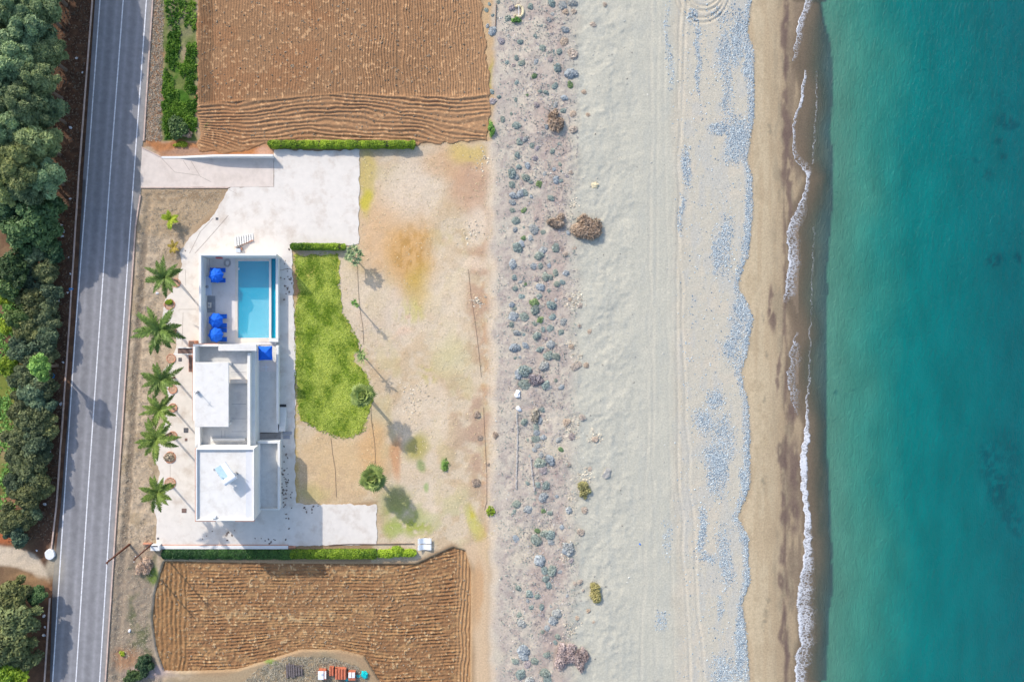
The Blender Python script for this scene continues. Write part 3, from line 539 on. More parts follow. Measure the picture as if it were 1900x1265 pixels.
# foam: strips along the swash, laced by noise
m = bpy.data.materials.new("foam"); nt, N, L, B = nodes(m); B.inputs["Base Color"].default_value = (.62, .62, .64, 1); B.inputs["Roughness"].default_value = .7
au = N.new("ShaderNodeAttribute"); au.attribute_name = "dens"; geo = N.new("ShaderNodeNewGeometry")
vo = N.new("ShaderNodeTexVoronoi"); vo.feature = 'DISTANCE_TO_EDGE'; vo.inputs["Scale"].default_value = 1.9
nd = N.new("ShaderNodeTexNoise"); nd.inputs["Scale"].default_value = 2.4; nd.inputs["Detail"].default_value = 9; nd.inputs["Roughness"].default_value = .7; L.new(geo.outputs["Position"], nd.inputs["Vector"])
vm = N.new("ShaderNodeVectorMath"); vm.operation = 'ADD'; L.new(geo.outputs["Position"], vm.inputs[0]); L.new(nd.outputs["Color"], vm.inputs[1]); mpf = N.new("ShaderNodeMapping"); mpf.inputs["Scale"].default_value = (.85, 1.9, 1); L.new(vm.outputs[0], mpf.inputs["Vector"]); L.new(mpf.outputs[0], vo.inputs["Vector"])
m1 = N.new("ShaderNodeMapRange"); m1.inputs[1].default_value = 0; m1.inputs[2].default_value = .22; m1.inputs[3].default_value = .55; m1.inputs[4].default_value = -.12; L.new(vo.outputs["Distance"], m1.inputs[0])
m2 = N.new("ShaderNodeMath"); m2.operation = 'ADD'; L.new(m1.outputs[0], m2.inputs[0]); L.new(au.outputs["Fac"], m2.inputs[1])
m2b = N.new("ShaderNodeMath"); m2b.operation = 'MULTIPLY_ADD'; L.new(nd.outputs[0], m2b.inputs[0]); m2b.inputs[1].default_value = .9; m2b.inputs[2].default_value = -.45; m2c = N.new("ShaderNodeMath"); L.new(m2.outputs[0], m2c.inputs[0]); L.new(m2b.outputs[0], m2c.inputs[1])
m3 = N.new("ShaderNodeMapRange"); m3.inputs[1].default_value = .42; m3.inputs[2].default_value = 1.35; L.new(m2c.outputs[0], m3.inputs[0])
tr = N.new("ShaderNodeBsdfTransparent"); ms = N.new("ShaderNodeMixShader"); L.new(m3.outputs[0], ms.inputs[0]); L.new(tr.outputs[0], ms.inputs[1]); L.new(B.outputs[0], ms.inputs[2]); L.new(ms.outputs[0], N["Material Output"].inputs[0])
M_FOAM = m
# (points along the crest: y, x, width, density)
STRIPS = [
 [(-60,1506,14,.6),(0,1498,12,.8),(30,1488,13,.8),(60,1481,12,.7),(90,1478,9,.55),(112,1473,4,.25)],
 [(128,1498,2,.5),(140,1496,4,.9),(165,1491,5,1.),(195,1486,4,1.),(220,1476,4,.8),(260,1474,3,.7),(285,1475,10,.55),(300,1482,22,.5),(315,1496,16,.6),(325,1502,5,1.),(345,1498,6,.9),(365,1493,10,.7),(385,1483,18,.65),(400,1474,24,.62),(420,1464,26,.6),(445,1462,24,.55),(462,1466,24,.78),(490,1465,26,.78),(520,1462,24,.7),(545,1459,24,.58),(562,1457,8,.3)],
 [(616,1482,2,.3),(630,1477,3,.7),(642,1472,16,.4),(658,1465,22,.45),(675,1472,18,.42),(690,1462,20,.45),(715,1464,20,.42),(745,1472,14,.4),(760,1478,6,.35),(770,1482,2,.2)],
 [(700,1506,1.2,.4),(740,1500,2,.7),(770,1499,4,.9),(800,1497,8,1.1),(830,1492,12,1.25),(860,1489,13,1.3),(900,1489,13,1.25),(930,1494,9,1.3),(960,1496,10,1.25),(1000,1496,14,1.1),(1040,1495,18,.95),(1070,1489,24,.7),(1105,1482,34,.75),(1140,1482,34,.85),(1175,1486,30,.75),(1200,1490,26,.7),(1220,1480,30,.75),(1250,1478,22,.85),(1300,1478,20,.8)],
 [(130,1518,1,.15),(180,1518,1.2,.3),(260,1515,1.2,.3),(305,1510,1.6,.45)],
 [(420,1514,1,.15),(500,1512,1,.25),(600,1507,1,.25),(720,1504,1.2,.35)],
]
fv, ff, fd = [], [], []
for S in STRIPS:
    S = np.array(S, float); t = np.arange(S[0, 0], S[-1, 0]+.1, 2.0); b = len(fv); nu = 13
    jx = (fbm(t/9, t*0+S[0, 1], 3, 61)-.5)*7; jd = fbm(t/14, t*0+3, 3, 62)
    jd2 = .62+.5*fbm(t/22, t*0+7, 3, 63)
    x = np.interp(t, S[:, 0], S[:, 1])+jx; w = np.interp(t, S[:, 0], S[:, 2]); d = np.interp(t, S[:, 0], S[:, 3])*jd2
    for i in range(len(t)):
        for j in range(nu):
            uu = j/(nu-1); pxx = x[i]-1.5+(w[i]*(.75+.5*jd[i])+2.5)*uu; X_ = gx(pxx); Y_ = gy(t[i]); fv.append((X_, Y_, 0))
            rim = math.exp(-((uu-.10)/.10)**2)*.55; fd.append((d[i]*(1-sstep(.55, 1.0, np.float64(uu)))*(.75+.25*(1-uu))+rim*min(1, d[i]*1.3))*float(sstep(0, .07, np.float64(uu))) if d[i] < .9 else d[i]*float(1-sstep(.7, 1., np.float64(uu)))*float(sstep(0, .05, np.float64(uu))))
    for i in range(len(t)-1):
        for j in range(nu-1):
            q = b+i*nu+j; ff.append((q, q+1, q+nu+1, q+nu))
fv = np.array(fv); fv[:, 2] = np.maximum(gheights(fv[:, 0], fv[:, 1])+.03, zsea)+.03+.10*np.clip(np.array(fd)-.6, 0, 1)
tag(obj("sea_foam", mk_mesh("sea_foam", fv, np.array(ff), attrs={"dens": fd}, smooth=True), M_FOAM), "lacy white foam of small waves running up the wet sand", "foam", kind="stuff")
# ================================================================ HOUSE
M_WALL = mat("white_render", (.74, .725, .69), .8, .035, 1.5, .12, 20, stain=(.62, .58, .54), stain_amt=.35, stain_scale=.5)
M_ROOF = mat("white_roof_paint", (.69, .665, .625), .75, .04, 1.5, .15, 12, stain=(.55, .51, .46), stain_amt=.65, stain_scale=.7)
M_MEMB = mat("roof_membrane", (.62, .62, .63), .7, .06, 1.2, stain=(.55, .57, .66), stain_amt=.6, stain_scale=1.2)
M_TERR = mat("terracotta_trim", tuple(A(206, 150, 128)), .85, .15, 2)
M_TILE = mat("terrace_tile", (.66, .64, .60), .7, .06, 1.2, .1, 15, stain=(.45, .43, .41), stain_amt=.5, stain_scale=.8)
M_DECK = mat("pool_deck_tile", (.74, .68, .64), .7, .05, 1.4, .1, 15, stain=(.52, .46, .42), stain_amt=.55, stain_scale=.7)
M_COPE = mat("pool_coping_stone", (.72, .64, .55), .75, .08, 2, stain=(.52, .45, .38), stain_amt=.5, stain_scale=1)
M_GLASS = mat("window_glass", (.04, .06, .07), .08, .1, 2, spec=.6)
M_FRAME = mat("window_frame", (.70, .70, .71), .5, .05, 3)
M_GREY = mat("grey_concrete", (.33, .33, .35), .85, .12, 2, .2, 12)
M_BROWN = mat("brown_canopy", tuple(A(134, 112, 108)), .85, .12, 2, .2, 10)
M_TREAD = mat("stone_tread", (.36, .33, .31), .85, .15, 3, .2, 12)
M_DARK = mat("dark_metal", (.05, .05, .055), .5, .15, 4)
M_PIPE = mat("black_pipe", (.15, .105, .085), .6, .15, 3)
M_BLUE = mat("blue_canvas", (.006, .125, .66), .75, .10, 3, .15, 8)
M_BLUE2 = mat("blue_cushion", (.012, .13, .62), .8, .08, 3, .15, 8)
M_WHITE = mat("white_plastic", (.74, .75, .77), .45, .05, 3)
house = tag(empty("house", (X(415, 0), Y(800, 0), 0)), "white flat-roofed two-storey house beside the swimming pool terrace", "house")
ZR, ZT, ZF, ZS = 7.5, 4.1, 0.9, 2.2      # south roof, roof terrace, first floor terraces
# south block
w = MB(); w.pb(363, 471, 832, 966, 0, ZR-.3); w.build("wall", M_WALL, house)
r = MB(); r.pb(365.5, 456, 834.5, 963.5, ZR-.3, ZR-.1); r.build("roof", M_ROOF, house)
MB().pb(456, 469.5, 834.5, 963.5, ZR-.3, ZR-.04).build("roof_membrane", M_MEMB, house)
p = MB()
for a in ((363,365.5,832,966),(469.5,471.5,832,966),(365.5,469.5,832,834.5),(365.5,469.5,963.5,966)): p.pb(*a, ZR-.3, ZR+.22)
p.build("parapet", M_WALL, house, .03)
t = MB()
for a in ((361.8,363,832,967.2),(363,400,966,967.2),(436,471.5,966,967.2)): t.pb(*a, ZR-.5, ZR+.16)
build_each(t, "terracotta_trim", M_TERR, house)
MB().pb(392, 400, 958, 962, ZR-.1, ZR+.35).build("roof_vent", M_WHITE, house, .03)
build_each(MB().pb(403, 409, 874.5, 878.5, ZR-.1, ZR-.06).pb(396, 400, 869, 873, ZR-.1, ZR-.06), "roof_outlet", M_GREY, house)
# middle block with roof terrace
w = MB(); w.pb(358, 471, 640, 831.8, 0, ZT, 5.1); w.build("wall", M_WALL, house)
MB().pb(366, 460, 645, 831, ZT, ZT+.05, ZT).build("terrace_floor", M_TILE, house)
p = MB(); p.pb(358, 362.5, 643, 780, ZT, 6.4); p.pb(367, 371.5, 780, 831, ZT, 5.2); p.pb(459, 464.5, 654.3, 831, ZT, 5.05); p.pb(358, 405, 638.5, 643, ZT, 5.4)
p.pb(371.5, 459, 826, 831, ZT, 5.2); p.build("parapet", M_WALL, house, .03)
build_each(MB().pb(357, 405, 637, 638.5, 4.8, 5.3, 5.4).pb(356.8, 358, 643, 780, 5.8, 6.3, 6.4), "terracotta_trim", M_TERR, house)
MB().pb(405.2, 476, 638.5, 651, 5.3, 5.6).build("stair_roof", M_ROOF, house, .03)
MB().pb(407, 474, 640, 650, ZT, 5.3, 5.4).build("stair_wall", M_WALL, house)
# east face, ledge
build_each(MB().pb(472.5, 477, 654, 817, ZF, ZF+.5), "ledge", M_WALL, house, .02)
# high white slab over the roof terrace
MB().pb(361, 424.5, 672, 792, 6.45, 6.72).build("canopy_slab", M_ROOF, house, .04)
po = MB()
for px_, py_ in ((365, 676), (421, 676), (365, 788), (421, 788)): po.box(X(px_, 6.5)-.15, X(px_, 6.5)+.15, Y(py_, 6.5)-.15, Y(py_, 6.5)+.15, ZT, 6.45)
build_each(po, "canopy_post", M_WALL, house)
MB().pb(366, 404, 690, 778, ZT+.05, 6.45, 5).build("canopy_room", M_WALL, house)
MB().pb(427, 458, 703, 711, ZT+.05, ZT+.5).build("bench", M_COPE, house, .02)
MB().pb(392, 455, 813, 818, ZT+.05, ZT+.55).build("bench", M_TILE, house, .02)
jt = MB()
for y_ in (749, 776, 800): jt.pb(430, 457, y_, y_+.7, ZT+.05, ZT+.062)
for y_ in (674, 690): jt.pb(428, 457, y_, y_+.5, ZT+.05, ZT+.062)
for x_ in (411, 417): jt.pb(x_, x_+.6, 798, 812, ZT+.05, ZT+.062)
build_each(jt, "floor_joint", M_GREY, house)
# first-floor terraces on the sea side
MB().pb(471.5, 516, 640.5, 802, 0, ZF).build("terrace_block", M_WALL, house)
MB().pb(477, 512, 641, 801, ZF, ZF+.04).build("terrace_floor", M_TILE, house)
p = MB(); p.pb(512.5, 517, 640.5, 787, ZF, ZF+.95); p.build("parapet", M_WALL, house, .03)
MB().pb(478, 512, 671, 689, ZF+.04, ZF+.055, ZF).build("painted_sun_patch", M_DECK, house)  # sunlit stretch of terrace floor, put in as a paler, warmer panel
MB().pb(471.5, 518, 818, 946, 0, ZS).build("terrace_block", M_WALL, house)
MB().pb(477, 514, 823, 944.5, ZS, ZS+.04).build("terrace_floor", M_TILE, house)
p = MB(); p.pb(515, 519.5, 818, 945, ZS, ZS+.95); p.pb(477.2, 515, 818, 822.5, ZS, ZS+.95); p.build("parapet", M_WALL, house, .03)
MB().pb(478, 515, 943.5, 945, ZS, ZS+.5).build("parapet", M_WALL, house)
for y_ in (826, 884, 934): MB().pb(478, 482, y_, y_+9, ZS+.04, ZS+.9).build("facade_fin", M_WALL, house, .1)
st = MB()
for i in range(14): st.pb(478+i*3.0, 481+i*3.0, 803.5, 815.5, 0, ZF-.08-i*.055, .6)
st.build("stairs", M_TREAD, house)
st = MB()
for i in range(9): st.pb(518.5, 531-abs(i-2)*.25, 756+i*4.8, 760.8+i*4.8, 0, .25+i*.10, .6)
st.build("stairs", M_WALL, house)
MB().pb(519, 531, 750, 754.5, .07, .13).build("door_mat", M_DARK, house)
build_each(MB().pb(524, 541, 800.5, 805.5, .05, .20).pb(525, 538, 807, 814, .05, .11), "stair_landing", M_GREY, house)
# doors and windows
def win_e(px, y0, y1, z0, z1, nm="window"):
    f = MB(); x_ = X(px, z1); f.box(x_, x_+.07, Y(y1, z1), Y(y0, z1), z0, z1); f = f.build(nm, M_FRAME, house)
    n = max(2, int(abs(Y(y0)-Y(y1))/1.3)); a, b = Y(y1, z1)+.08, Y(y0, z1)-.08; g = MB()
    for i in range(n): g.box(x_+.06, x_+.085, a+(b-a)*i/n+.04, a+(b-a)*(i+1)/n-.04, z0+.08, z1-.08)
    me = g.build("pane", M_GLASS, None); me.parent = f; me.location = -house.location
for a in ((471.5, 850, 885, 4.9, 6.3), (471.5, 900, 940, 4.9, 6.3)): win_e(*a)
for a in ((464.5, 672, 710, 1.0, 3.3), (464.5, 735, 790, 1.0, 3.3)): win_e(*a)
for a in ((471.5, 850, 880, 2.3, 3.9), (471.5, 895, 935, 2.3, 3.9)): win_e(*a)
def win_w(px, y0, y1, z0, z1, nm):
    x_ = X(px, z1); f = MB().box(x_-.07, x_, Y(y1, z1), Y(y0, z1), z0, z1).build(nm, M_FRAME, house)
    me = MB().box(x_-.085, x_-.06, Y(y1, z1)+.1, Y(y0, z1)-.1, z0+.1, z1-.1).build("pane", M_GLASS, None); me.parent = f; me.location = -house.location
for a in ((358, 700, 716, 1.0, 2.3, "window"), (358, 740, 764, 1.0, 2.3, "window"), (363, 860, 880, 1.0, 2.3, "window"), (363, 910, 935, 4.3, 5.6, "window"), (363, 850, 875, 4.3, 5.6, "window")): win_w(*a)
# entry canopy on the road side
MB().pb(330, 357.5, 646, 656, 2.6, 2.8).build("entry_canopy", M_BROWN, house)
build_each(MB().pb(330, 357.5, 644, 646, 2.6, 2.95).pb(322, 357.5, 656, 657.8, 2.6, 2.95), "canopy_edge", M_WALL, house)
MB().pb(331, 333, 645, 657, .05, 2.6, 2.6).build("entry_wall", M_WALL, house)
build_each(MB().pb(350, 361, 632, 644, .05, 2.0).pb(350, 357, 659, 690, .05, 1.2), "planter", M_TERR, house)
build_each(MB().pb(351, 360, 633, 643, 2.0, 2.03, 2).pb(351, 356, 660, 689, 1.2, 1.23, 1.2), "planter_soil", M_BROWN, house)

# antenna on the slab
an = tag(empty("antenna", (X(366, 6.7), Y(727, 6.7), 6.72)), "small antenna mast with a grey box on the white canopy slab", "antenna")
MB().tube([(an.location.x+.25, an.location.y, 6.72), (an.location.x+.25, an.location.y, 8.3)], .04).build("mast", M_DARK, an)
MB().box(an.location.x-.1, an.location.x+.2, an.location.y-.2, an.location.y+.2, 6.72, 7.2).build("housing", M_WHITE, an, .03)
MB().tube([(an.location.x, an.location.y+.1, 8.2), (an.location.x+.6, an.location.y-.1, 8.2)], .03).tube([(an.location.x+.1, an.location.y-.25, 8.0), (an.location.x+.4, an.location.y+.3, 8.0)], .03).build("aerial", M_DARK, an)
# solar water heater
hz = ZR-.1
sw = tag(empty("solar_water_heater", (X(425, hz), Y(880, hz), hz)), "tilted solar water heater with white tank on the lower house roof", "water heater")
o_ = sw.location; d1 = Vector((.56, -.83, 0)); d2 = Vector((.83, .56, 0))
pn = Vector((-.42, -.28, .86)).normalized()
c0 = Vector((X(411, hz+.5), Y(878, hz+.5), hz+.52)); up_ = Vector((.70, .46, .55)).normalized(); si = up_.cross(Vector((-.55, .83, 0))).normalized()
M_PANEL = mat("solar_glass", (.42, .58, .72), .12, .1, 2, spec=.6)
sd_ = Vector((.56, -.83, 0)).normalized(); nn = sd_.cross(up_).normalized()
MB().obox(c0+up_*.2, sd_, up_, nn, 1.0, .75, .05).build("collector", M_PANEL, sw)
MB().obox(c0+up_*1.35, sd_, up_, nn, 1.0, .55, .06).build("cover_board", M_WHITE, sw)
ctr = Vector((X(428, hz+1.1), Y(888, hz+1.1), hz+1.25))
MB().tube([ctr-d2*.95, ctr+d2*.8], .42, 14).build("tank", M_WHITE, sw, smooth=False)
fr = MB()
for k_ in (-.6, .5):
    b_ = ctr+d2*k_; fr.tube([(b_.x, b_.y, hz), (b_.x, b_.y, hz+1)], .04); fr.tube([(b_.x, b_.y, hz+.9), (c0.x+d2.x*k_, c0.y+d2.y*k_, hz)], .04)
fr.tube([ctr+d2*.7, ctr+d2*1.2+Vector((0, 0, -.2)), Vector((X(438, hz), Y(876, hz), hz))], .05); fr.build("frame", M_DARK, sw)

# ================================================================ POOL TERRACE
pool = tag(empty("swimming_pool", (X(470, 1), Y(555, 1), 0)), "raised blue swimming pool with overflow channel inside a white walled terrace", "swimming pool")
zd = 1.0; zw = zd-.12; ZP = 4.2; zb = -.55
wl_ = MB(); wl_.pb(369, 373.5, 474.5, 640, 0, ZP); wl_.pb(369, 513, 470.5, 474.5, 0, ZP); wl_.build("terrace_wall", M_WALL, pool, .03)
wl_ = MB(); wl_.pb(511.5, 516.5, 478.2, 628, 0, zd+.25); wl_.pb(499.5, 516.5, 628.5, 634.5, zd, zd+.5); wl_.build("outer_wall", M_WALL, pool, .03)
dk_ = MB(); dk_.pb(374, 436.5, 474.5, 640, 0, zd, zd); dk_.pb(436.5, 511.4, 634.6, 640, 0, zd, zd); dk_.build("deck", M_DECK, pool)
cp = MB(); cp.pb(436.5, 440.8, 477, 634.6, 0, zd+.03, zd); cp.pb(440.8, 499.5, 477, 483.5, 0, zd+.03, zd); cp.pb(440.8, 511.4, 627.5, 634.6, 0, zd+.03, zd); cp.build("coping", M_COPE, pool)
MB().pb(499.5, 502.8, 477.5, 627.5, 0, zw+.02, zd).build("overflow_weir", M_WALL, pool)
M_POOLT = mat("pool_tile", (.90, .72, .66), .5, .05, 2)
M_POOLD = mat("channel_tile", (.06, .34, .42), .5, .10, 2)
bf = MB(); x0_, x1_, y0_, y1_ = X(440.8, zd), X(499.5, zd), Y(627.5, zd), Y(483.5, zd); ym = Y(570, zd)
bf.v = [(x0_, y0_, zb+.55), (x1_, y0_, zb+.55), (x1_, ym, zb+.25), (x0_, ym, zb+.25), (x1_, y1_, zb-.35), (x0_, y1_, zb-.35)]; bf.f = [(0, 1, 2, 3), (3, 2, 4, 5)]; bf.build("basin_floor", M_POOLT, pool)
ln = MB(); ln.pb(440.8, 441.3, 483.5, 627.5, zb-.5, zd-.02, zd); ln.pb(441.3, 499.0, 483.5, 484.0, zb-.5, zd-.02, zd); ln.pb(499.0, 499.5, 483.5, 627.5, zb-.5, zw, zd); ln.pb(441.3, 499.0, 627.0, 627.5, zb-.5, zd-.02, zd); ln.build("basin_lining", M_POOLT, pool)
cs_ = MB()
for i in range(3):
    a_ = 23-i*7; cs_.prism([(X(441.3, zd), Y(627, zd)), (X(441.3+a_, zd), Y(627, zd)), (X(441.3, zd), Y(627-a_, zd))], zb+.4+i*.26, zb+.55+(i+1)*.24)
cs_.build("corner_step", M_POOLT, pool)
MB().pb(502.8, 511.5, 477.5, 628.5, 0, zd-.75, zd).build("channel_floor", M_POOLD, pool)
m = bpy.data.materials.new("pool_water"); nt, N, L, B = nodes(m)
geo = N.new("ShaderNodeNewGeometry"); n1 = N.new("ShaderNodeTexNoise"); n1.inputs["Scale"].default_value = 2.2; n1.inputs["Detail"].default_value = 4; L.new(geo.outputs["Position"], n1.inputs["Vector"])
bp = N.new("ShaderNodeBump"); bp.inputs["Strength"].default_value = .12; bp.inputs["Distance"].default_value = .05; L.new(n1.outputs[0], bp.inputs["Height"])
tr = N.new("ShaderNodeBsdfTransparent"); tr.inputs[0].default_value = (.70, .965, .995, 1); gl = N.new("ShaderNodeBsdfGlossy"); gl.inputs["Roughness"].default_value = .03; L.new(bp.outputs[0], gl.inputs["Normal"])
ms = N.new("ShaderNodeMixShader"); ms.inputs[0].default_value = .03; df = N.new("ShaderNodeBsdfDiffuse"); df.inputs[0].default_value = (.0, .54, .80, 1); mt = N.new("ShaderNodeMixShader"); mt.inputs[0].default_value = .44; L.new(tr.outputs[0], mt.inputs[1]); L.new(df.outputs[0], mt.inputs[2])
L.new(mt.outputs[0], ms.inputs[1]); L.new(gl.outputs[0], ms.inputs[2]); L.new(ms.outputs[0], N["Material Output"].inputs[0])
M_PWAT = m
def plane(name, px0, px1, py0, py1, z, m_, par):
    return MB().poly([(X(px0, zd), Y(py1, zd), z), (X(px1, zd), Y(py1, zd), z), (X(px1, zd), Y(py0, zd), z), (X(px0, zd), Y(py0, zd), z)]).build(name, m_, par)
plane("water", 441.4, 498.9, 484.1, 626.9, zw, M_PWAT, pool)
plane("channel_water", 502.9, 511.4, 478.3, 628.3, zd-.42, M_PWAT, pool)
MB().pb(442, 444, 497, 501, zw, zw+.05).build("skimmer", M_WHITE, pool)
# terrace fittings
kc = tag(empty("kitchen_counter", (X(385, 1), Y(530, 1), zd)), "grey outdoor counter with round sink along the white terrace wall", "counter")
M_CNT = mat("counter_top", (.48, .53, .62), .4, .06, 1)
MB().pb(380.8, 390.5, 513, 547, zd, zd+.85).build("cabinet", M_CNT, kc, .02)
MB().pb(380.8, 391, 512.5, 547.5, zd+.85, zd+.9).build("counter_top", M_CNT, kc)
c_ = Vector((X(384.5, 1.9), Y(532, 1.9), zd+.9)); MB().tube([c_, c_+Vector((0, 0, .03))], .22, 16).build("sink", M_GREY, kc)
MB().tube([c_+Vector((-.25, 0, 0)), c_+Vector((-.25, 0, .3)), c_+Vector((-.05, 0, .3))], .025).build("tap", M_DARK, kc)
wb = tag(empty("wall_bench", (X(384, 1), Y(495, 1), zd)), "pale built-in bench at the north corner of the pool terrace", "bench")
MB().pb(380.8, 386.5, 479, 511.5, zd, zd+.45).build("seat", M_DECK, wb, .02)
bb = tag(empty("barbecue_table", (X(388, 1), Y(566, 1), zd)), "square beige side table standing on a grey mat by the terrace wall", "table")
MB().pb(385.3, 392, 561, 571, zd+.42, zd+.5).build("tabletop", M_COPE, bb, .02)
lg = [(386.2, 562), (391, 562), (386.2, 570), (391, 570)]
for a in lg: MB().box(X(a[0], 1.4)-.03, X(a[0], 1.4)+.03, Y(a[1], 1.4)-.03, Y(a[1], 1.4)+.03, zd+.02, zd+.42).build("leg", M_DARK, bb)
MB().box(X(388, 1.5)-.12, X(388, 1.5)+.12, Y(566, 1.5)-.12, Y(566, 1.5)+.12, zd+.5, zd+.56).build("tray", M_GREY, bb)
tag(MB().pb(383, 399.5, 549, 580, zd, zd+.015).build("floor_mat", M_GREY), "grey rectangular floor mat under the beige side table", "mat")
hs = MB()
for i in range(3): hs.tube([(X(422, 1)+(.3+.09*i)*math.cos(a*.35), Y(488, 1)+(.36+.09*i)*math.sin(a*.35), zd+.04+.02*i) for a in range(19)], .022, 5)
tag(hs.build("garden_hose", M_GREY), "coiled grey hose lying in the corner of the pool terrace", "hose")
M_RED = mat("red_towel", tuple(A(226, 120, 120)), .9, .1, 6)
tag(MB().box(X(401, 2.6), X(412.5, 2.6), Y(478.2, 2.4)-.14, Y(478.2, 2.4), 2.2, 3.0).build("red_towel", M_RED, None, .03), "faded red towel hanging on the north terrace wall", "towel")
# parasols and sun loungers
def parasol(px, py, z0, r, n, label, rot=0, tilt=(0, 0)):
    zt = z0+2.35; c = Vector((X(px, zt), Y(py, zt), z0)); root = tag(empty("parasol", c), label, "parasol", "blue parasols on the pool terraces")
    me = MB(); top = Vector((0, 0, 2.55)); ring = []; mid = []
    for k_ in range(n):
        a = rot+2*math.pi*k_/n; rr_ = r
        ring.append(Vector((rr_*math.cos(a), rr_*math.sin(a), 1.95))); mid.append(Vector((rr_*.55*math.cos(a), rr_*.55*math.sin(a), 2.33)))
        a2 = a+math.pi/n; q = .92 if n > 4 else .96
        ring.append(Vector((rr_*q*math.cos(math.pi/n)*math.cos(a2), rr_*q*math.cos(math.pi/n)*math.sin(a2), 2.0))); mid.append(Vector((rr_*.55*math.cos(math.pi/n)*math.cos(a2), rr_*.55*math.cos(math.pi/n)*math.sin(a2), 2.30)))
    tl = Matrix.Rotation(tilt[0], 3, 'X') @ Matrix.Rotation(tilt[1], 3, 'Y')
    f_ = lambda v: tuple(c + tl @ v)
    me.v = [f_(top)]+[f_(v) for v in mid]+[f_(v) for v in ring]+[f_(v-Vector((0, 0, .16))) for v in ring]; k2 = 2*n
    for i in range(k2):
        j = (i+1) % k2; me.f += [(0, 1+i, 1+j), (1+i, 1+k2+i, 1+k2+j, 1+j), (1+k2+i, 1+2*k2+i, 1+2*k2+j, 1+k2+j)]
    me.build("canopy", M_BLUE, root); rb = MB()
    for i in range(0, k2, 2): rb.tube([f_(Vector((0, 0, 2.50))), f_(mid[i]-Vector((0, 0, .03))), f_(ring[i]-Vector((0, 0, .02)))], .014, 4)
    rb.build("rib", M_DARK, root)
    MB().tube([c, c+Vector((0, 0, 2.5))], .03, 8).build("pole", M_WHITE, root)
    MB().tube([f_(Vector((0, 0, 2.5))), f_(Vector((0, 0, 2.66)))], [.06, .03], 8).build("finial", M_BLUE2, root)
    MB().tube([c, c+Vector((0, 0, .12))], .3, 14).build("base", M_GREY, root); return root
parasol(399.5, 510.5, zd, 1.08, 8, "octagonal blue parasol beside the outdoor sink counter", .2)
parasol(399, 594, zd, 1.08, 8, "octagonal blue parasol between the side table and another parasol", .35)
parasol(399, 621, zd, 1.08, 8, "octagonal blue parasol closest to the house wall", .1)
pr = parasol(492, 654, ZF, 1.38, 4, "square blue parasol on the narrow terrace of the house", math.pi/4+.02, (.05, -.03))
ft = MB(); c_ = Vector((X(493, 1), Y(681, 1), ZF+.05)); ft.obox(c_, (1, 0, 0), (0, 1, 0), (0, 0, 1), .42, .06, .05); ft.obox(c_+Vector((.05, -.1, .05)), (1, 0, 0), (0, 1, 0), (0, 0, 1), .06, .5, .05)
tag(ft.build("parasol_stand", M_WHITE), "white cross-shaped parasol stand beside the square parasol", "stand")
def lounger(px, py, label):
    c = Vector((X(px, 1.4), Y(py, 1.4), zd)); root = tag(empty("sun_lounger", c), label, "sun lounger", "blue sun loungers under the parasols"); x0 = c.x-1.35; x1 = c.x+.75
    MB().box(x0, x1, c.y-.30, c.y+.30, zd+.22, zd+.28).build("frame", M_WHITE, root)
    for a in ((x0+.1, c.y-.26), (x0+.1, c.y+.26), (x1-.1, c.y-.26), (x1-.1, c.y+.26)): MB().box(a[0]-.03, a[0]+.03, a[1]-.03, a[1]+.03, zd, zd+.22).build("leg", M_WHITE, root)
    MB().box(x0+.6, x1, c.y-.31, c.y+.31, zd+.28, zd+.37).build("mattress", M_BLUE2, root, .03)
    MB().obox((x0+.32, c.y, zd+.50), (.85, 0, -.45), (0, 1, 0), (.45, 0, .85), .36, .31, .045).build("backrest", M_BLUE2, root); return root
for a in ((408.5, 501, "blue sun lounger at the north side of the parasol by the sink"), (408.5, 520, "blue sun lounger at the south side of the parasol by the sink"), (411, 586.7, "blue sun lounger beside the beige table's parasol, side facing the sink"), (411, 603.5, "blue sun lounger between two parasols, pressed against another lounger"), (411, 612.3, "blue sun lounger between two parasols, second one from the house"), (411, 629.5, "blue sun lounger closest to the house wall")): lounger(*a)

# ================================================================ STEPS, WALLS, SMALL YARD THINGS
ss = tag(empty("stone_steps", (X(452, .3), Y(446, .3), .07)), "flight of white stone steps with dark gaps on the courtyard", "steps")
for i in range(8):
    a = i/7; x0 = 434.5+a*29; yb_ = 458-a*12; yt = 439.5-a*6.5
    MB().prism([(X(x0+1.5, .5), Y(yt, .5)), (X(x0+4.6, .5), Y(yt-.6, .5)), (X(x0+5.6, .5), Y(yb_-1, .5)), (X(x0+2.2, .5), Y(yb_, .5))], .07, .16+.09*(7-i)).build("tread", M_WALL, ss)
MB().prism([(X(436, .3), Y(458.8, .3)), (X(470, .3), Y(446, .3)), (X(469, .3), Y(445, .3)), (X(435, .3), Y(457.6, .3))], .07, .3).build("side_wall", M_TERR, ss)
pb_ = tag(empty("pump_box", (X(441, .5), Y(465, .5), .07)), "pale blue pump box against the north wall of the pool", "pump")
MB().pb(437, 446, 461.5, 468.5, .07, .75).build("housing", M_CNT, pb_, .04); MB().pb(446.5, 449, 459, 464, .07, .5).build("motor", M_TERR, pb_, .06)
def yard_box(nm, px, py, sx, sy, h, m_, label, cat, grp=None):
    o = MB().pb(px-sx/2, px+sx/2, py-sy/2, py+sy/2, .06, .07+h).build(nm, m_, None, .015); tag(o, label, cat, grp); return o
M_COVER = mat("iron_cover", (.10, .10, .11), .6, .2, 4)
yard_box("drain_cover", 345, 798, 8.5, 9, .035, M_COVER, "dark square drain cover beside the white canopy slab wall", "drain cover")
yard_box("drain_cover", 334, 667, 6.5, 7, .035, M_COVER, "dark square drain cover south of the brown entry canopy", "drain cover")
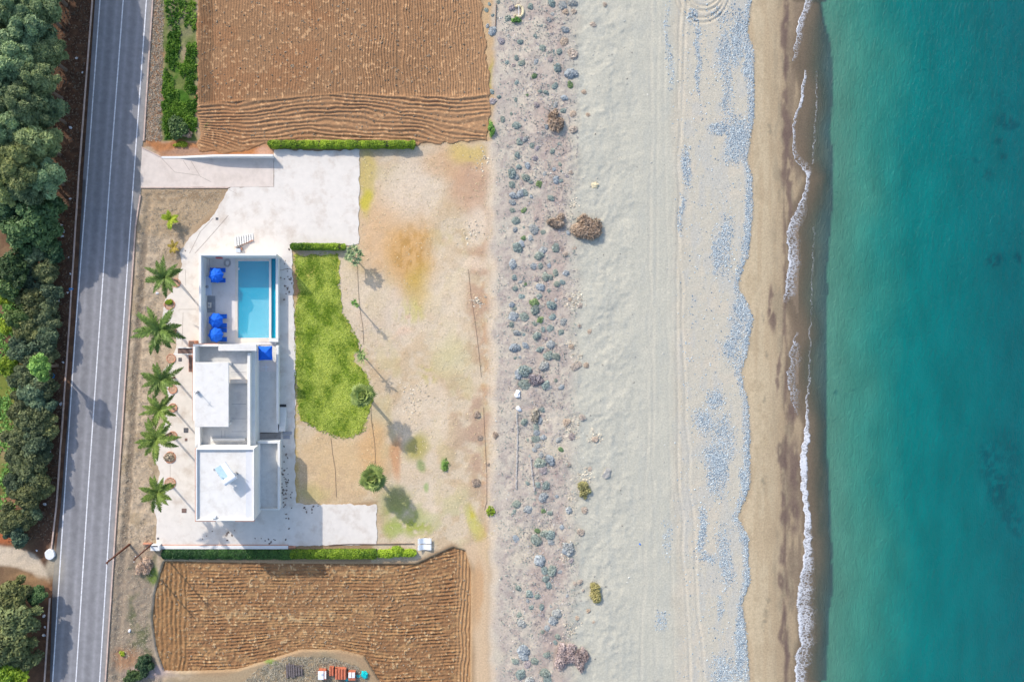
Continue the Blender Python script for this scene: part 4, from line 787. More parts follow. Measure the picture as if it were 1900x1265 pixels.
yard_box("drain_cover", 341.5, 947, 9, 8, .035, M_BROWN, "brown rectangular drain cover west of the lower roof", "drain cover")
yard_box("valve_box", 345, 815.5, 4.5, 5, .05, M_BROWN, "tiny reddish brown valve box on the pink paving", "valve box")
yard_box("drain_cover", 293, 998.5, 4, 3.5, .035, M_COVER, "tiny dark drain cover next to the white gate pillar", "drain cover")
yard_box("drain_cover", 402.5, 406, 5, 4.5, .03, M_COVER, "small dark drain cover on the white courtyard", "drain cover")
dw = tag(empty("retaining_wall", (gx(400), gy(292), 0)), "long white retaining wall along the driveway beside the field", "wall")
q = MB(); pts = [(300, 0.12), (335, .15), (360, .5), (400, 1.05), (440, 1.2), (509, 1.25)]
for (a, ha), (b, hb) in zip(pts[:-1], pts[1:]):
    k_ = len(q.v); ya, yb2 = gy(290.5), gy(294.2)
    q.v += [(gx(a), ya, 0), (gx(b), ya, 0), (gx(b), yb2, 0), (gx(a), yb2, 0), (gx(a), ya, ha), (gx(b), ya, hb), (gx(b), yb2, hb), (gx(a), yb2, ha)]
    q.f += [tuple(k_+i for i in z_) for z_ in ((3,2,1,0),(4,5,6,7),(0,1,5,4),(2,3,7,6))]
q.f += [(k_+1, k_+2, k_+6, k_+5)]; q.build("body", M_WALL, dw)
MB().prism([(gx(263.5), gy(272.5)), (gx(300), gy(291)), (gx(300), gy(293)), (gx(263.5), gy(275))], 0, .16).build("kerb_edge", M_KERB, dw)
sw_ = tag(empty("boundary_wall", (gx(410), gy(1013), 0)), "low white boundary wall between the courtyard and the brown field", "wall")
MB().box(gx(300), gx(535), gy(1017.5), gy(1011), -.4, .22).build("body", M_WALL, sw_, .02)
MB().box(gx(535), gx(549), gy(1016), gy(1012), -.4, .12).build("end_block", M_TERR, sw_)
MB().box(gx(300), gx(535), gy(1011), gy(1009.8), .05, .16).build("coping", M_TERR, sw_)
gp = tag(empty("gate_pillar", (gx(292), gy(1013), 0)), "short white gate pillar with dark slot at the courtyard corner", "pillar")
MB().box(gx(283), gx(300), gy(1018), gy(1007.5), 0, .9).build("body", M_WALL, gp, .02); MB().box(gx(287), gx(296), gy(1010), gy(1008.6), .9, .95).build("cap_slot", M_DARK, gp)
tag(MB().box(gx(267), gx(283), gy(1008.5), gy(1006), 0, .5).build("brick_wall", M_TERR, None, .02), "short terracotta wall end beside the white gate pillar", "wall")
dk2 = ribbon("driveway_edge", [(262, 348.5), (425, 348.5)], 1.8, -.1, .12, M_KERB); tag(dk2, kind="structure")
# irrigation pipes
def pipe(line, label, r=.022):
    pts = [(gx(x_), gy(y_), max(.0, gheight(x_, y_))+r+.015) for x_, y_ in resample(line, 6, False)]
    tag(MB().tube(pts, r, 5).build("irrigation_pipe", M_PIPE), label, "pipe", "irrigation pipes in the garden")
pipe([(663, 492), (665, 540), (668, 575), (673, 605), (675, 640)], "thin black irrigation pipe running from the corner tree past the lawn")
pipe([(688, 748), (689, 780), (695, 820), (697, 862)], "thin black irrigation pipe joining the two large fan palms")
pipe([(869, 500), (874, 550), (882, 600), (889, 660), (893, 700)], "thin irrigation pipe on reddish soil, northern length by the dunes")
pipe([(897, 755), (900, 820), (903, 880), (903, 930), (899, 946)], "thin irrigation pipe on reddish soil, southern length by the dunes")
pipe([(614, 812), (617, 840), (622, 870), (624, 922)], "thin dark irrigation pipe from the lawn tip to the courtyard")
pipe([(543, 560), (546, 600), (548, 680), (547, 760)], "thin dark irrigation pipe along the house side of the lawn", .03)
pipe([(610, 1011), (650, 1008.5), (700, 1009), (768, 1008)], "black irrigation pipe along the south hedge", .06)

# utility poles
M_WOOD = mat("creosoted_wood", tuple(A(112, 72, 58)), .85, .2, 6, .2, 20)
def pole(px, py, h, r, label):
    z0 = gheight(px, py); b = Vector((gx(px), gy(py), z0-.2)); root = tag(empty("utility_pole", b), label, "utility pole", "brown utility poles by the gate")
    MB().tube([b, b+Vector((0, 0, h+.2))], [r, r*.62], 10).build("post", M_WOOD, root); t_ = b+Vector((0, 0, h+.2))
    MB().obox(t_-Vector((0, 0, .5)), (.3, 1, 0), (1, -.3, 0), (0, 0, 1), .45, .05, .05).build("crossarm", M_WOOD, root)
    [MB().tube([t_-Vector((0, 0, .45))+Vector((.3, 1, 0)).normalized()*k_, t_-Vector((0, 0, .23))+Vector((.3, 1, 0)).normalized()*k_], [.05, .04], 8).build("insulator", M_WHITE, root) for k_ in (-.38, 0, .38)]
pole(240, 1010, 8.2, .17, "tall brown wooden utility pole leaning over the road edge line"); pole(283, 1008, 7.3, .13, "thinner brown wooden utility pole beside the gate pillar")
# ================================================================ PLANTS
rng = np.random.default_rng(7); random.seed(7)
def unit(v): return v/np.maximum(np.linalg.norm(v, axis=-1, keepdims=True), 1e-9)
def leaf_quads(p, n, size, elong, rg):
    k = len(p); t = unit(np.cross(n, rg.normal(size=(k, 3)))); b = np.cross(n, t); s = (size*(.65+.7*rg.random(k)))[:, None]
    a = t*s*elong/2; c = b*s/2; bend = n*s*.12
    v = np.stack([p-a-c*.35, p-c-bend*0, p+a-c*.0, p+c], 1).reshape(-1, 3)
    return v, np.arange(k*4).reshape(-1, 4)
def cloud(cent, rad, per, size, seed, up=.5, elong=1.7, tint=None, low=-.35, shell=.55):
    rg = np.random.default_rng(seed); cent = np.asarray(cent, float); rad = np.asarray(rad, float); n = len(cent); tint = np.full(n, .5) if tint is None else np.asarray(tint)
    ci = np.repeat(np.arange(n), per); d = rg.normal(size=(len(ci)*2, 3)); d = unit(d); d = d[d[:, 2] > low][:len(ci)]; ci = ci[:len(d)]
    r = shell+(1-shell)*rg.random(len(d))**.6; R_ = rad[ci] if rad.ndim == 2 else rad[ci][:, None]
    p = cent[ci]+d*R_*r[:, None]; nn = unit(d*.7+rg.normal(size=d.shape)*.55+np.array([0, 0, up])); v, f = leaf_quads(p, nn, size, elong, rg)
    tt = np.clip(tint[ci]+rg.normal(size=len(ci))*.16, 0, 1); return v, f, np.repeat(tt, 4)
def join(parts):
    V, F, T, o = [], [], [], 0
    for v, f, t in parts: V.append(v); F.append(f+o); T.append(t); o += len(v)
    return np.concatenate(V), np.concatenate(F), np.concatenate(T)
def quads_of(mb):
    v = np.array(mb.v); f = np.array([q for q in mb.f if len(q) == 4]); return v, f
L_TALL = leaf_mat("feathery_leaf", (.040, .066, .034), (.265, .315, .150), .6, .35, .3)
L_MID = leaf_mat("dull_leaf", (.024, .036, .022), (.140, .165, .085), .6, .25, .4)
L_DARK = leaf_mat("dark_leaf", (.016, .036, .018), (.070, .115, .045), .55, .2, .4)
L_BRIGHT = leaf_mat("bright_leaf", (.07, .13, .015), (.27, .33, .03), .6, .3)
L_FRESH = leaf_mat("fresh_leaf", (.05, .11, .025), (.17, .30, .08), .6, .3)
L_OLIVE = leaf_mat("olive_leaf", (.045, .050, .022), (.155, .165, .060), .65, .2)
L_HEDGE = leaf_mat("hedge_leaf", (.035, .085, .008), (.26, .34, .025), .55, .3, .1)
L_HEDGE2 = leaf_mat("dark_hedge_leaf", (.010, .036, .012), (.050, .115, .025), .55, .2, .1)
L_PALM = leaf_mat("palm_leaf", (.026, .060, .014), (.165, .225, .05), .5, .3, .12)
L_FAN = leaf_mat("fan_palm_leaf", (.035, .07, .016), (.27, .33, .11), .5, .2, .1)
L_PALE = leaf_mat("pale_leaf", (.08, .14, .06), (.36, .42, .24), .6, .2)
L_CUSH = {"grey-green": leaf_mat("cushion_grey_green", (.11, .135, .125), (.255, .285, .255), .8, .1, .10), "blue-grey": leaf_mat("cushion_blue_grey", (.15, .16, .165), (.31, .32, .32), .8, .1, .10), "brown": leaf_mat("cushion_brown", (.12, .092, .075), (.30, .24, .195), .85, .1, .10), "mauve": leaf_mat("cushion_mauve", (.17, .14, .14), (.34, .295, .285), .8, .1, .10), "beige": leaf_mat("cushion_beige", (.17, .13, .10), (.42, .35, .29), .85, .1, .10), "green": leaf_mat("cushion_green", (.07, .11, .07), (.17, .23, .10), .75, .15, .10)}
L_BROWN = leaf_mat("dry_twigs", (.08, .056, .042), (.36, .265, .195), .85, .1, .12)
L_OLV2 = leaf_mat("dune_bush_leaf", (.09, .09, .035), (.34, .31, .15), .8, .15)
L_MAUVE = leaf_mat("mauve_twigs", (.12, .085, .085), (.36, .29, .275), .85, .1)
L_STRAW = leaf_mat("straw", (.19, .155, .12), (.42, .36, .285), .85, .15)
L_WEED = leaf_mat("weed_leaf", (.025, .085, .008), (.17, .29, .035), .6, .3)
L_LAWN = leaf_mat("lawn_blade", (.085, .145, .010), (.30, .35, .075), .7, .3)
L_FALL = leaf_mat("fallen_leaf", (.03, .025, .025), (.16, .13, .12), .8, .0)
M_BARK = mat("bark", (.16, .12, .09), .9, .25, 6, .3, 20)
M_TWIG = mat("dark_twigs", (.030, .034, .018), .95, .25, 6)

def tree_proto(name, seed, hc, rx, rz, ncl, crad, per, lsize, m, up=.5, elong=1.8):
    rg = np.random.default_rng(seed); cc, rr, tt = [], [], []
    for i in range(ncl):
        d = unit(rg.normal(size=3)); d[2] = abs(d[2])*1.0-.25 if rg.random() < .8 else d[2]
        q = .35+.65*rg.random()**.5; ph = math.atan2(d[1], d[0]); lob = .82+.22*math.sin(3*ph+seed)+.12*math.sin(5*ph+2*seed)
        cc.append((d[0]*rx*q*lob, d[1]*rx*q*lob, hc+d[2]*rz*q)); rr.append(crad*(.6+.8*rg.random())); tt.append(.25+.5*rg.random()+.15*d[2])
    cc = np.array(cc); root = empty(name, (0, 0, -50)); mb = MB()
    mb.tube([(0, 0, -50.3), (.08, .05, -50+hc*.35), (0, .1, -50+hc*.9)], [.045*hc, .035*hc, .012*hc], 8)
    for i in rg.choice(ncl, min(9, ncl), replace=False): c = cc[i]; mb.tube([(0.05, .05, -50+hc*(.35+.3*rg.random())), (c[0]*.5, c[1]*.5, -50+(hc*.6+c[2])*.5), (c[0], c[1], -50+c[2])], [.02*hc, .013*hc, .004*hc], 5)
    mb.build("trunk", M_BARK, root)
    rr = np.array(rr); R3 = np.stack([rr, rr, rr*.75], 1)
    v, f, t = cloud(cc, R3, per, lsize, seed+1, up, elong, tt); obj("crown", mk_mesh("crown", v, f, {"tint": t}), m, root); return root
PROTO = {
 "tall": [tree_proto("feathery_tree", 11+i, 7.6, 3.5, 3.4, 62, .95, 250, .24, L_TALL, .55, 3.2) for i in range(4)],
 "mid": [tree_proto("roadside_tree", 31+i, 1.9, 2.1, 1.1, 44, .58, 150, .21, L_MID, .5, 2.0) for i in range(4)],
 "dark": [tree_proto("roadside_tree", 51+i, 3.6, 2.5, 1.8, 46, .75, 120, .30, L_DARK, .5, 1.7) for i in range(3)],
 "bright": [tree_proto("roadside_tree", 71+i, 1.6, 1.35, .9, 26, .50, 90, .22, L_BRIGHT, .6, 1.5) for i in range(2)],
 "fresh": [tree_proto("roadside_tree", 81, 5.4, 1.5, 1.2, 34, .48, 100, .22, L_FRESH, .6, 2.0)],
 "olive": [tree_proto("roadside_tree", 91+i, 2.5, 2.8, 1.5, 56, .75, 130, .28, L_OLIVE, .5, 1.8) for i in range(2)],
}
HC = {"tall": 7.6, "mid": 1.9, "dark": 3.6, "bright": 1.6, "fresh": 5.4, "olive": 2.5}
# kind, crown centre as seen in the photograph, size
TREES = [("tall",x,y,s) for x,y,s in ((34,18,1.0),(84,12,.9),(10,70,.9),(66,62,1.0),(98,100,.85),(40,118,1.05),(82,150,1.),(22,178,.95),(60,200,1.05),(98,205,.8),(30,244,1.),(80,262,.95),(14,300,.9),(54,306,1.),(92,325,.85),(30,348,.8),(62,352,.8),(50,-40,1.),(90,-70,1.),(30,-110,1.),(80,-150,1.),(96,-30,.9),(40,-190,1.),(100,-110,.95),(90,-215,1.))]
TREES += [("dark",x,y,s) for x,y,s in ((18,385,1.),(70,400,1.1),(94,382,.8),(40,430,1.),(84,436,.9),(14,530,.8),(24,500,.9),(100,470,.6),(36,590,.7))]
TREES += [("mid",x,y,s) for x,y,s in ((60,470,1.1),(84,505,1.),(58,520,1.),(88,545,.9),(60,560,1.1),(86,585,1.),(52,610,1.05),(84,622,1.),(44,645,1.),(90,652,.7),(60,668,.9),(46,700,1.),(80,712,1.),(60,730,1.05),(40,752,.95),(78,752,.95),(58,782,1.1),(84,790,.85),(38,808,.95),(66,822,1.05),(80,845,.8),(36,850,.95),(58,868,1.1),(72,895,.95),(30,898,.9),(50,920,1.),(22,962,.95),(44,960,.8),(30,992,.75),(60,945,.7))]
TREES += [("bright",16,606,.9),("bright",14,612+68,1.05),("bright",88,1500,.1),("fresh",71,680,1.0),("bright",8,556,.8)]
TREES += [("olive",24,1105,.95),("olive",34,1150,1.1),("olive",22,1195,1.1),("olive",42,1215,.8),("bright",12,1250,1.4),("bright",34,1254,1.2),("dark",72,1103,.5),("dark",64,1112,.4)]
TREES = [t for t in TREES if t[2] < 1400]
LAND = [(-1000,"the far end of the north field"),(60,"the long north field"),(180,"the north field's headland"),(275,"the driveway mouth"),(360,"the white courtyard"),(470,"the north pool wall"),(555,"the blue pool"),(640,"the brown entry canopy"),(720,"the white canopy slab"),(830,"the lower house roof"),(960,"the gate pillar"),(1030,"the pale gravel track"),(1120,"the south field"),(1210,"the south field's end")]
def land(y):
    r = LAND[0][1]
    for a, n in LAND:
        if y >= a: r = n
    return r
KINDTXT = {"tall": "tall feathery grey-green tree", "mid": "dull green shrubby tree", "dark": "dark green dense tree", "bright": "yellow-green bushy tree", "fresh": "fresh light green acacia-like tree", "olive": "olive brown spreading tree"}
USED = {}
def uniq(cands):
    for c in cands:
        if c not in USED: USED[c] = 1; return c
    USED[cands[-1]] = USED.get(cands[-1], 0)+1; return cands[-1]
first = {}
for i, (kd, px, py, sc) in enumerate(TREES):
    if kd == "tall": px -= 12
    k = rng.integers(len(PROTO[kd])); pr = PROTO[kd][k]; sc = sc*(.9 if kd == "tall" else 1.0); zc = HC[kd]*sc; loc = (X(px, zc), Y(py, zc), gheight(max(px, -90), max(-80, min(py, 1330)))); rz = float(rng.random()*6.28); s_ = (sc*float(rng.uniform(.92, 1.1)), sc*float(rng.uniform(.92, 1.1)), sc)
    o = copy_tree(pr, loc, rz, s_)
    row = "nearest the road" if px > 76 else ("inside the tree belt" if px > 34 else "far from the road"); sz = "larger " if sc > 1.0 else "smaller "
    c0 = f"{KINDTXT[kd]} {row}, level with {land(py)}"; c1 = f"{sz}{c0}"; c2 = f"{sz}{KINDTXT[kd]} {row}, north part beside {land(py)}"; c3 = f"{KINDTXT[kd]} among its neighbours {row}, beside {land(py)}"
    if len(c2.split()) > 16: c2 = c3
    c4 = f"{sz}{KINDTXT[kd]} {row}, by {land(py)}"
    tag(o, uniq([c for c in (c0, c1, c4, c2, c3) if len(c.split()) <= 16] or [f"{KINDTXT[kd]} by {land(py)}"]), "tree", "trees along the road")
for pr in [p for l in PROTO.values() for p in l]:
    for ch in list(pr.children): bpy.data.objects.remove(ch)
    bpy.data.objects.remove(pr)

# ---- feather palms along the house drive
def frond_feather(rg, az, L, el0, droop, width, n=26):
    """one arching frond: midrib and two rows of leaflets"""
    h = np.array([math.cos(az), math.sin(az), 0]); side = np.array([-math.sin(az), math.cos(az), 0]); V, T = [], []; p = np.zeros(3); el = el0; tw = rg.normal()*.25
    for i in range(n):
        t = i/(n-1); el = el0-droop*t**1.2; d = h*math.cos(el)+np.array([0, 0, math.sin(el)])+side*tw*t*.5; d /= np.linalg.norm(d); p = p+d*L/n
        ll = width*(math.sin(math.pi*min(1, .12+.88*t)**.8)*.9+.12)
        for s in (-1, 1):
            for q in range(3):
                a = .7+.35*rg.random(); ld = d*math.cos(a)+side*s*math.sin(a)*(.8+.3*rg.random())+np.array([0, 0, .35*rg.normal()-.15]); ld /= np.linalg.norm(ld); w = np.cross(ld, [0, 0, 1.]); w /= max(1e-6, np.linalg.norm(w)); w = w*.05
                e = p+ld*ll*(.75+.4*rg.random())+np.array([0, 0, -.08*ll]); V += [p-w, p+w, e+w*.35, e-w*.35]; T += [np.clip(.45+.22*rg.normal()+.35*d[2]+.1, 0, 1)]*4
        w = side*.03; V += [p-w, p+w, p+d*L/n+w, p+d*L/n-w]; T += [.75]*4
    return np.array(V), np.arange(len(V)).reshape(-1, 4), np.array(T)
def feather_proto(seed, h, nf, L, lean=.7):
    rg = np.random.default_rng(seed); root = empty("feather_palm", (0, 0, -50)); MB().tube([(0, 0, -50.2), (.02, .03, -50+h*.5), (0, 0, -50+h)], [.17, .13, .15], 10).build("trunk", M_BARK, root); ps = []
    for i in range(nf):
        az = 2*math.pi*(i+.35*rg.normal())/nf*1.0+seed; inner = rg.random(); el = .35+.7*inner; v, f, t = frond_feather(rg, az, L*(.75+.35*rg.random()), el, .9+.6*rg.random(), .56); ps.append((v+np.array([0, 0, h]), f, t))
    v, f, t = join(ps); obj("crown", mk_mesh("crown", v, f, {"tint": t}), L_PALM, root); return root
FP = [feather_proto(201+i, 6.0, 12+i % 2, 3.25) for i in range(3)]
PALMS = [(305,515,.92,"northernmost feather palm of the drive row, level with the octagonal parasol"),(297,612,1.12,"broad feather palm beside the brown entry canopy"),(299,705,.95,"feather palm just south of the brown entry canopy"),(296,760,.85,"smallest feather palm, squeezed between two others of the row"),(290,815,1.0,"feather palm with long fronds beside the square drain cover"),(292,913,.9,"southernmost feather palm of the drive row, by the lower roof")]
for i, (px, py, sc, lb) in enumerate(PALMS):
    o = copy_tree(FP[i % 3], (X(px, 6.2*sc), Y(py, 6.2*sc), .02), i*1.3, (sc*1.08, sc*1.08, sc)); tag(o, lb, "palm", "feather palms along the house drive")
for pr in FP:
    for ch in list(pr.children): bpy.data.objects.remove(ch)
    bpy.data.objects.remove(pr)
def young(nm, px, py, h, n, L, m, label, wd=.3, seed=1):
    rg = np.random.default_rng(seed); root = tag(empty(nm, (X(px, h), Y(py, h), .02)), label, "palm"); ps = []
    MB().tube([tuple(root.location), tuple(root.location+Vector((0, 0, h)))], [.10, .07], 8).build("trunk", M_BARK, root)
    for i in range(n): v, f, t = frond_feather(rg, seed*1.7+6.283*i/n+.3*rg.normal(), L*(.8+.4*rg.random()), .5+.4*rg.random(), 1.1, wd, 16); ps.append((v+np.array([0, 0, h]), f, t))
    v, f, t = join(ps); obj("crown", mk_mesh("crown", v, f, {"tint": t}), m, root)
young("young_palm", 317, 407, .7, 7, 1.5, L_BRIGHT, "young bright yellow-green palm on the dry bank by the driveway", .42, 4)
young("young_palm", 322, 459, .5, 6, 1.1, leaf_mat("yellow_frond", (.15, .12, .03), (.40, .32, .08), .7, .2), "yellowing stunted young palm beside the pool's outer paving", .3, 6)
# tree basins ringed with terracotta stones
M_RING = mat("terracotta_ring", tuple(A(214, 158, 134)), .85, .25, 5, .3, 15); M_BSOIL = mat("basin_soil", tuple(A(206, 172, 150)), .9, .25, 4, .3, 10)
for px, py, r, lb in ((327,525,9,"under the northernmost feather palm"),(315,565,11,"with a small green plant in it"),(320,613,9,"under the broad feather palm"),(318,665,9.5,"standing empty south of the entry canopy"),(321,722,9,"under the feather palm south of the canopy"),(321,756,9,"under the smallest feather palm"),(321,808,9,"under the long-fronded feather palm"),(316,848,12,"overgrown with dry brown weeds"),(316,896,12,"under the southernmost feather palm")):
    c = Vector((gx(px), gy(py), .08)); root = tag(empty("tree_basin", c), f"round terracotta tree basin {lb}", "tree basin", "tree basins along the house drive"); R_ = r/PXM
    MB().tube([(c.x+R_*.85*math.cos(a*math.pi/10), c.y+R_*.85*math.sin(a*math.pi/10), .09+.05*random.random()) for a in range(21)], [.04+.06*random.random() for a in range(21)], 6, False).build("rim", M_RING, root)
    MB().prism([(c.x+R_*.8*math.cos(a*math.pi/9), c.y+R_*.8*math.sin(a*math.pi/9)) for a in range(18)], .06, .115).build("soil", M_BSOIL, root)
def clump(nm, px, py, rx, ry, h, m, label, cat="plant", n=500, ls=.18, el=1.8, seed=1, grp=None, z=None, ncl=10, up=.5):
    rg = np.random.default_rng(seed); z0 = gheight(px, py) if z is None else z; cc, rr, tt = [], [], []
    for i in range(ncl):
        a = rg.random()*6.283; q = rg.random()**.5*.72; cc.append((math.cos(a)*q*rx/PXM, math.sin(a)*q*ry/PXM, h*.35*(1-q*.5))); rr.append((.5*rx/PXM*(.6+.5*rg.random()), .5*ry/PXM*(.6+.5*rg.random()), h*.6*(.8+.4*rg.random()))); tt.append(.3+.45*rg.random())
    v, f, t = cloud(cc, rr, max(8, n//ncl), ls, seed, up, el, tt, -.1, .5); o = obj(nm, mk_mesh(nm, v, f, {"tint": t}), m, None, (X(px, z0+h*.5), Y(py, z0+h*.5), z0)); return tag(o, label, cat, grp)
clump("small_plant", 313, 561, 7, 6, .4, L_HEDGE, "small green plant growing in the terracotta basin", n=200, ls=.14, z=.1); clump("dry_weed", 313, 849, 10, 9, .35, L_STRAW, "dry brown weed filling the overgrown tree basin", n=300, ls=.14, z=.1)

# ---- fan palms and small trees in the garden
def fan_proto(name, px, py, h, nf, pet, fr, label, seed, m=L_FAN, tr=.2):
    rg = np.random.default_rng(seed); root = tag(empty(name, (X(px, h+.3), Y(py, h+.3), .02)), label, "palm"); c = root.location
    MB().tube([c, c+Vector((0, 0, h*.5)), c+Vector((0, 0, h))], [tr*1.2, tr*.85, tr], 12).build("trunk", M_BARK, root); V, T = [], []; O = np.array([0, 0, h])
    for i in range(nf):
        u_ = (i+.5)/nf; el = math.radians(88-118*u_**.85)+rg.normal()*.1; az = i*2.39996+rg.normal()*.15; d = np.array([math.cos(az)*math.cos(el), math.sin(az)*math.cos(el), math.sin(el)]); side = np.array([-math.sin(az), math.cos(az), 0]); P1 = O+d*pet*(.7+.4*rg.random()); w = side*.025
        V += [O-w, O+w, P1+w, P1-w]; T += [.95]*4; up_ = np.cross(side, d); ns = 13; R_ = fr*(.8+.35*rg.random()); ft = .30+.45*rg.random()+.15*math.sin(el)
        for k_ in range(ns):
            a = (k_/(ns-1)-.5)*math.radians(230); sd2 = d*math.cos(a)+side*math.sin(a); rr_ = R_*(1-.35*abs(a)/2.0)*(.9+.2*rg.random()); tip = P1+sd2*rr_+np.array([0, 0, -.22*rr_])+up_*.0; q = np.cross(sd2, up_)*R_*.105
            mid = P1+sd2*rr_*.55+up_*.06*R_; V += [P1, mid-q, tip, mid+q]; T += [float(np.clip(ft+.12*rg.normal(), 0, 1))]*4
    obj("crown", mk_mesh("crown", np.array(V), np.arange(len(V)).reshape(-1, 4), {"tint": np.array(T)}), m, root); return root
fan_proto("fan_palm", 672, 733, 5.0, 46, 1.05, .95, "large fan palm on a tall trunk at the lawn's edge", 5, tr=.24)
fan_proto("fan_palm", 690, 888, 3.7, 54, 1.15, 1.0, "round bushy fan palm standing on bare soil by the south paving", 8, tr=.26)
def rosettes(nm, px, py, h, spots, bl_n, bl_l, m, label, cat, seed, wd=.10):
    """a small tree: one trunk, forked limbs, a rosette of blades at each tip"""
    rg = np.random.default_rng(seed); root = tag(empty(nm, (X(px, h*.7), Y(py, h*.7), .02)), label, cat); c = root.location; mb = MB().tube([c, c+Vector((0, 0, h*.6))], [.11, .08], 8); V, T = [], []
    for (dx, dy, z) in spots:
        tip = np.array([dx, dy, z]); mb.tube([c+Vector((0, 0, h*.55)), c+Vector((dx*.6, dy*.6, h*.6+(z-h*.6)*.5)), c+Vector(tip)], [.06, .05, .03], 6); tt = .35+.4*rg.random()
        for i in range(bl_n):
            az = i*2.4+rg.random(); el = .1+1.1*rg.random(); d = np.array([math.cos(az)*math.cos(el), math.sin(az)*math.cos(el), math.sin(el)]); s = np.array([-math.sin(az), math.cos(az), 0])*wd*.5; l = bl_l*(.7+.5*rg.random()); m1 = tip+d*l*.5; e = tip+d*l+np.array([0, 0, -.15*l])
            V += [tip-s*.4, tip+s*.4, m1+s, m1-s, m1-s, m1+s, e+s*.15, e-s*.15]; T += [float(np.clip(tt+.15*rg.normal(), 0, 1))]*8
    mb.build("trunk", M_BARK, root); obj("crown", mk_mesh("crown", np.array(V), np.arange(len(V)).reshape(-1, 4), {"tint": np.array(T)}), m, root); return root
r_ = np.random.default_rng(3)
rosettes("rosette_tree", 656, 474, 2.6, [(.0,.0,2.9)]+[(math.cos(a*.7)*q, math.sin(a*.7)*q, 2.7-.35*q) for a, q in zip(range(9), (1.0,.8,1.1,.9,.6,1.0,.75,1.15,.95))], 26, .62, L_PALE, "small pale green tree with leaf rosettes at the end of the middle hedge", "tree", 2, .17)
rosettes("slender_tree", 661, 564, 3.4, [(-.35,.25,3.2),(.05,-.1,3.6),(-.1,.35,3.5),(.2,-.25,3.3),(-.45,.05,3.0)], 14, .42, L_FRESH, "slender young tree with sparse tufts east of the lawn", "tree", 5, .12)
rosettes("yucca", 671, 659, 3.4, [(0,0,3.5),(-.15,.35,3.2),(.2,-.4,3.2)], 15, 1.0, L_FAN, "yucca with stiff dark blades in a sandy notch of the lawn", "yucca", 9, .15)

# ---- hedges
def hedge(line, wpx, h, label, seed, parts, n_per_m=330, z0=0.0, ragged=.12, lm=None):
    """clipped hedge along a line: leaves over a woody core"""
    a = Vector((gx(line[0][0]), gy(line[0][1]), 0)); b = Vector((gx(line[1][0]), gy(line[1][1]), 0)); L = (b-a).length; root = tag(empty("hedge", (a.x, a.y, z0)), label, "hedge"); d = (b-a)/L; rzv = math.atan2(d.y, d.x); root.rotation_euler = (0, 0, rzv); w = wpx/PXM
    rg = np.random.default_rng(seed); n = int(n_per_m*L); x = rg.random(n)*L; u_ = rg.random(n); prof = w/2*(1+ragged*2*(fbm(x/.9, x*0, 3, seed)-.5)*2); hh = h*(1+ragged*2*(fbm(x/.8, x*0+9, 3, seed)-.5)*2)
    ang = (u_-.5)*math.pi*1.04; ca, sa = np.cos(ang), np.sin(ang); sq = 1/np.maximum(np.abs(ca)**4+np.abs(sa)**4, .05)**.25; endf = np.minimum(1, np.minimum(x, L-x)/.3+.35)
    y = sa*sq*prof*.95*endf*(.86+.14*rg.random(n)); z = np.maximum(.03, ca*sq*hh*.95)*(.9+.12*rg.random(n)); nn = unit(np.stack([rg.normal(size=n)*.5, sa+rg.normal(size=n)*.5, ca+.4+rg.normal(size=n)*.4], 1))
    v, f = leaf_quads(np.stack([x, y, z], 1), nn, .16, 1.6, rg); base = np.interp(x/L, [p[0] for p in parts], [p[1] for p in parts]); t = np.clip(base+.5*(fbm(x/.7, y*1.2, 3, seed+2)-.5)*1.6+rg.normal(size=n)*.14, 0, 1)
    obj("foliage", mk_mesh("foliage", v, f, {"tint": np.repeat(t, 4)}), lm or L_HEDGE, root); me = MB().box(.12, L-.12, -w*.36, w*.36, -.1, h*.80); o = me.build("branches", M_TWIG, None, .08); o.parent = root; return root
hedge([(499,269.5),(770,270)], 14, 1.15, "long clipped green hedge between the north field and the courtyard", 3, [(0,.42),(.2,.5),(.32,.9),(.42,.7),(.6,.62),(1,.5)])
hedge([(540,458),(642,458.5)], 12, 1.05, "short dark green clipped hedge at the lawn's north end", 4, [(0,.15),(.4,.35),(.7,.55),(1,.6)])
hedge([(301,1027),(545,1028)], 19, .6, "dark green low hedge south of the white boundary wall", 5, [(0,.1),(.6,.3),(1,.8)], 420, -.1, .07, L_HEDGE2)
hedge([(540,1026.5),(700,1026)], 18, 1.1, "bright green clipped hedge south of the paving's east end", 6, [(0,.2),(.3,.5),(.8,.4),(1,.2)], 380, -.1, .07)
hedge([(700,1026),(772,1024)], 15, .85, "yellowing patchy hedge end beside the white loungers", 7, [(0,.85),(.4,.95),(.8,.9),(1,.95)], 260, -.1, .2)
clump("hedge_bush", 735, 1024, 13, 10, 1.2, L_BRIGHT, "bright yellow-green round bush in the patchy hedge end", "bush", 1500, .18, 1.5, 12, None, 0, 12)
